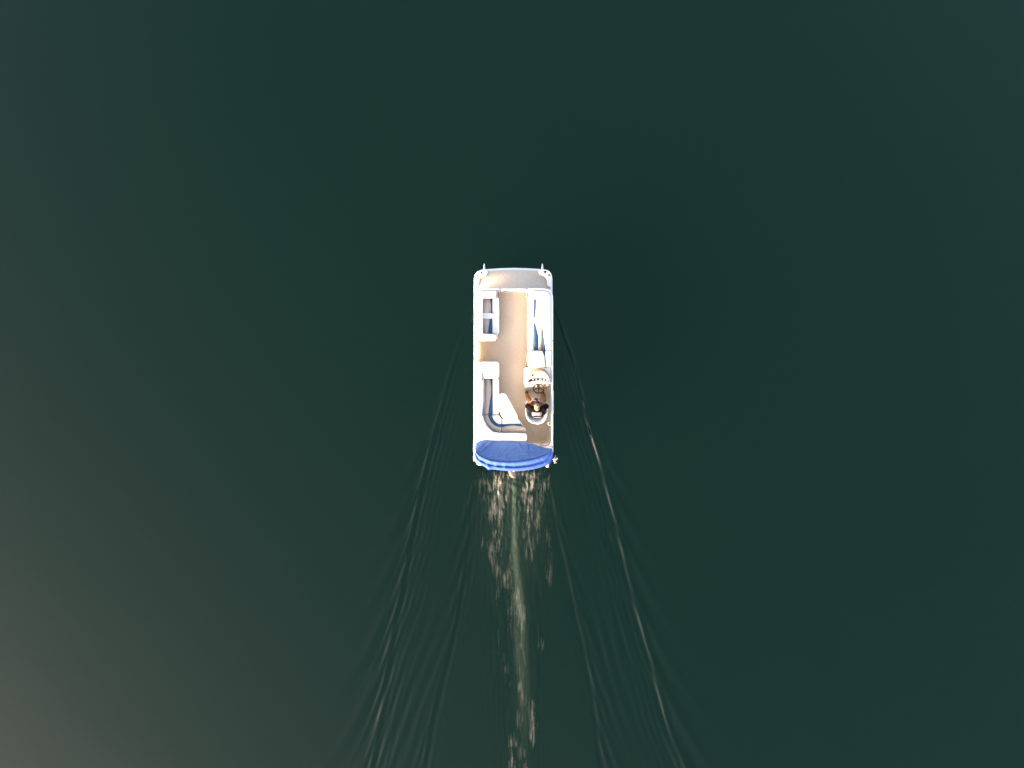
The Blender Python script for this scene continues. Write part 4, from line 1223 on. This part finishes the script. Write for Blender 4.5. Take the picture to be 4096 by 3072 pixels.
rm_ = shirt.modifiers.new('fuse', 'REMESH'); rm_.mode = 'VOXEL'; rm_.voxel_size = .011; rm_.use_smooth_shade = True
sm_ = shirt.modifiers.new('relax', 'SMOOTH'); sm_.iterations = 8; sm_.factor = .5
txs = bpy.data.textures.new('shirt_folds', 'CLOUDS'); txs.noise_scale = .09
ds_ = shirt.modifiers.new('folds', 'DISPLACE'); ds_.texture = txs; ds_.strength = .022; ds_.mid_level = .5
bpy.context.view_layer.update()
ev_ = shirt.evaluated_get(bpy.context.evaluated_depsgraph_get())
nm_ = bpy.data.meshes.new_from_object(ev_)
shirt.modifiers.clear(); nm_.name = 'shirt'; shirt.data = nm_
bpy.context.view_layer.update()
# printed panel across the upper back, draped on the shirt by ray casting
def drape(c, pts_xy, lift):
    out = []
    sh_o = ORG[shirt]
    for x, y in pts_xy:
        p = at(c, x, y, 1.5)
        o_ = Vector((0, 0, CAM_H)); d_ = (p - o_).normalized()
        ok, loc, nor, _ = shirt.ray_cast(o_ - sh_o, d_)
        out.append((loc + sh_o + nor * lift) if ok else at(c, x, y, 1.35))
    return out


CROP['J'] = (2120, 1640, 40.2)


def print_patch(mb, x0, x1, y0, y1, lift, slant=0.0, bend=1.0, nx=10, ny=4):
    pts = []
    for j in range(ny + 1):
        for i in range(nx + 1):
            x = x0 + (x1 - x0) * i / nx + slant * (1 - j / ny); y = y0 + (y1 - y0) * j / ny
            y += bend * 70 * (1 - ((x - 1080) / 800) ** 2)
            pts.append((x, y))
    v = drape('J', pts, lift)
    mb.add(v, [[j * (nx + 1) + i, j * (nx + 1) + i + 1, (j + 1) * (nx + 1) + i + 1, (j + 1) * (nx + 1) + i] for j in range(ny) for i in range(nx)])


mb = MB(); print_patch(mb, 280, 1880, 320, 880, .004, nx=24, ny=8); prn = mb.put('back_print', [M['print_bg']], shirt)
mb = MB()
for x0, x1 in ((545, 640), (630, 735), (745, 850), (838, 950), (965, 1060), (1045, 1180), (1172, 1260), (1275, 1345), (1410, 1560)):
    print_patch(mb, x0, x1, 395 + (x0 * 7) % 45, 575 - (x0 * 3) % 50, .007, slant=70 + (x0 * 11) % 60 - 30, nx=3, ny=3)
mb.put('print_lettering', M['print_w'], shirt)
mb = MB(); print_patch(mb, 950, 1700, 640, 850, .006, slant=60, nx=10, ny=3); mb.put('print_band', M['print_p'], shirt)
mb = MB(); ov = drape('J', [(640, 735)] + [(640 + 235 * math.cos(a), 735 + 150 * math.sin(a)) for a in [2 * math.pi * k / 20 for k in range(20)]], .009)
mb.add(ov, [[0, k + 1, (k + 1) % 20 + 1] for k in range(20)]); mb.put('print_oval', M['print_w'], shirt)
mb = MB(); print_patch(mb, 350, 440, 500, 570, .008, slant=60, nx=2, ny=2); mb.put('print_mark', M['print_k'], shirt)
mb = MB(); print_patch(mb, 1690, 1770, 620, 780, .008, slant=10, nx=2, ny=2); mb.put('print_mark', M['print_k'], shirt)

# trousers
T = {}
T['pel'] = (h(572, 1100, 1.185), (.175, .125)); TE = []
for s, a in LEG.items():
    T[s + 'hip'] = (h(*a['hip']), .098); T[s + 'th'] = (h(*a['hip']).lerp(h(*a['kn']), .5), .092)
    T[s + 'kn'] = (h(*a['kn']), .082); T[s + 'ca'] = (h(*a['kn']).lerp(h(*a['an']), .45), .074); T[s + 'an'] = (h(*a['an']), .066)
    TE += [('pel', s + 'hip'), (s + 'hip', s + 'th'), (s + 'th', s + 'kn'), (s + 'kn', s + 'ca'), (s + 'ca', s + 'an')]
tr = skin('trousers', T, TE, 'pel', M['pants'], person)
dm = tr.modifiers.new('folds', 'DISPLACE')
tx = bpy.data.textures.new('cloth_folds', 'CLOUDS'); tx.noise_scale = .12
dm.texture = tx; dm.strength = .03; dm.mid_level = .5
# shoes
for s, a in LEG.items():
    he = h(a['an'][0], a['an'][1] + 25, DECK + .02); to = h(a['toe'][0], a['toe'][1] - 22, DECK + .02)
    ax = (to - he); L = ax.length; ax.normalize(); sd_ = Vector((-ax.y, ax.x, 0)).normalized()
    def outline(sc, z, half=.052):
        out = []
        for k in range(24):
            w = 2 * math.pi * k / 24
            t = .5 + .5 * math.cos(w)
            wd = half * (0.78 + .30 * t) * abs(math.sin(w)) ** .75 * (1 if math.sin(w) > 0 else -1)
            out.append(Vector((he.x, he.y, 0)) + Vector((ax.x, ax.y, 0)) * (L * (.5 + (t - .5) * sc)) + Vector((sd_.x, sd_.y, 0)) * wd * sc + Vector((0, 0, z)))
        return out
    shoe = MB().rings([outline(1, DECK + .03), outline(1.0, DECK + .055), outline(.93, DECK + .085), outline(.72, DECK + .11), outline(.4, DECK + .125)]).put('shoe', M['shoe'], person)
    MB().rings([outline(1.05, DECK + .008), outline(1.10, DECK + .02), outline(1.08, DECK + .036)]).put('sole', M['sole'], shoe)
    p0 = he.lerp(to, .52)
    for q in (.44, .54, .64):
        p0 = he.lerp(to, q); p0.z = DECK + .115 - (q - .44) * .06
        MB().tube([p0 - sd_ * .03, p0 + Vector((0, 0, .006)), p0 + sd_ * .03], .004, 5).put('lace', M['sole'], shoe)

# cap: khaki crown panels, dark front and brim, emblem on top
cc_ = h(572, 810, 1.86)
TILT = R(-8)
def cap_pt(az, el, r=1.0):
    v = Vector((0.086 * r * math.cos(el) * math.cos(az), .118 * r * math.cos(el) * math.sin(az), .105 * r * math.sin(el)))
    return cc_ + v
mb = MB(); rs = []
els = [-.12, .0, .1, .2, .3, .4, .5, .6, .7, .8, .9, 1.0, 1.1, 1.2, 1.3, 1.38, 1.46, 1.53]
NA = 60
for el in els:
    rs.append([cap_pt(2 * math.pi * k / NA, el) for k in range(NA)])
crown_o = mb.rings(rs, False, True).put('cap', [M['cap'], M['capdk']], person)
for f in crown_o.data.polygons:
    cx = sum((crown_o.data.vertices[i].co for i in f.vertices), Vector()) / len(f.vertices) + ORG[crown_o] - cc_
    if cx.y > .128 - .72 * abs(cx.x) and cx.z < .085: f.material_index = 1
mb = MB(); bt = []; bb = []
na, nb = 15, 5
for j in range(nb):
    for i in range(na):
        az = R(28 + 124 * i / (na - 1)); t = j / (nb - 1)
        b0 = cap_pt(az, -.02)
        ext = .092 * math.sin(math.pi * (.08 + .84 * i / (na - 1))) ** .6 * t
        p = b0 + Vector((0.25 * math.cos(az) * ext, ext, -.02 * t - .10 * (b0.x - cc_.x) ** 2 * 20 * t))
        bt.append(p)
v = bt + [p - Vector((0, 0, .006)) for p in bt]
f = []
n0 = len(bt)
for j in range(nb - 1):
    for i in range(na - 1):
        q = [j * na + i, j * na + i + 1, (j + 1) * na + i + 1, (j + 1) * na + i]
        f += [q, [x + n0 for x in reversed(q)]]
bd = [i for i in range(na)] + [j * na + na - 1 for j in range(1, nb)] + [(nb - 1) * na + i for i in range(na - 2, -1, -1)] + [j * na for j in range(nb - 2, 0, -1)]
for k in range(len(bd)):
    a, b = bd[k], bd[(k + 1) % len(bd)]
    f.append([a, a + n0, b + n0, b])
mb.add(v, f).put('brim', M['capdk'], crown_o)
def on_cap(dx, dy, lift=.004):
    z = .105 * math.sqrt(max(0, 1 - (dx / .086) ** 2 - (dy / .118) ** 2))
    return cc_ + Vector((dx, dy, z + lift))
ring = [(0.012 + .027 * math.cos(a) * .8 + .010 * math.sin(a), 0.002 + .024 * math.sin(a) + .008 * math.cos(a)) for a in [2 * math.pi * k / 22 for k in range(22)]]
MB().tube([on_cap(*q) for q in ring], .0045, 6, closed=True).put('cap_emblem', M['thread'], crown_o)
MB().tube([on_cap(.002, -.012), on_cap(.012, .003), on_cap(.022, .016)], .005, 6).put('cap_stitching', M['thread'], crown_o)
p = on_cap(0, -.01); MB().lathe(p - Vector((0, 0, .004)), [(.008, 0), (.008, .004), (.003, .007)], 8).put('cap_button', M['cap'], crown_o)

# hand-held drone controller
pc_ = h(526, 350, 1.40)
ctl = empty('remote_controller', (pc_.x, pc_.y, 1.385), 'grey remote controller held in both hands over the lap', 'controller')
MB().slab(rounded(poly('H', [(430, 290), (500, 268), (560, 268), (622, 290), (628, 395), (610, 450), (445, 450), (425, 395)], 1.415), .02), 1.385, 1.415, .010).put('housing', M['ctl'], ctl)
MB().slab(rounded(poly('H', [(445, 385), (610, 385), (622, 460), (590, 482), (470, 482), (435, 460)], 1.43), .012), 1.405, 1.43, .004).put('screen', M['screen'], ctl)
for x in (470, 585):
    p = h(x, 330, 1.415)
    MB().lathe(p, [(.012, 0), (.012, .004), (.004, .006), (.004, .016), (.009, .018), (.009, .022), (.002, .023)], 10).put('joystick', M['black'], ctl)
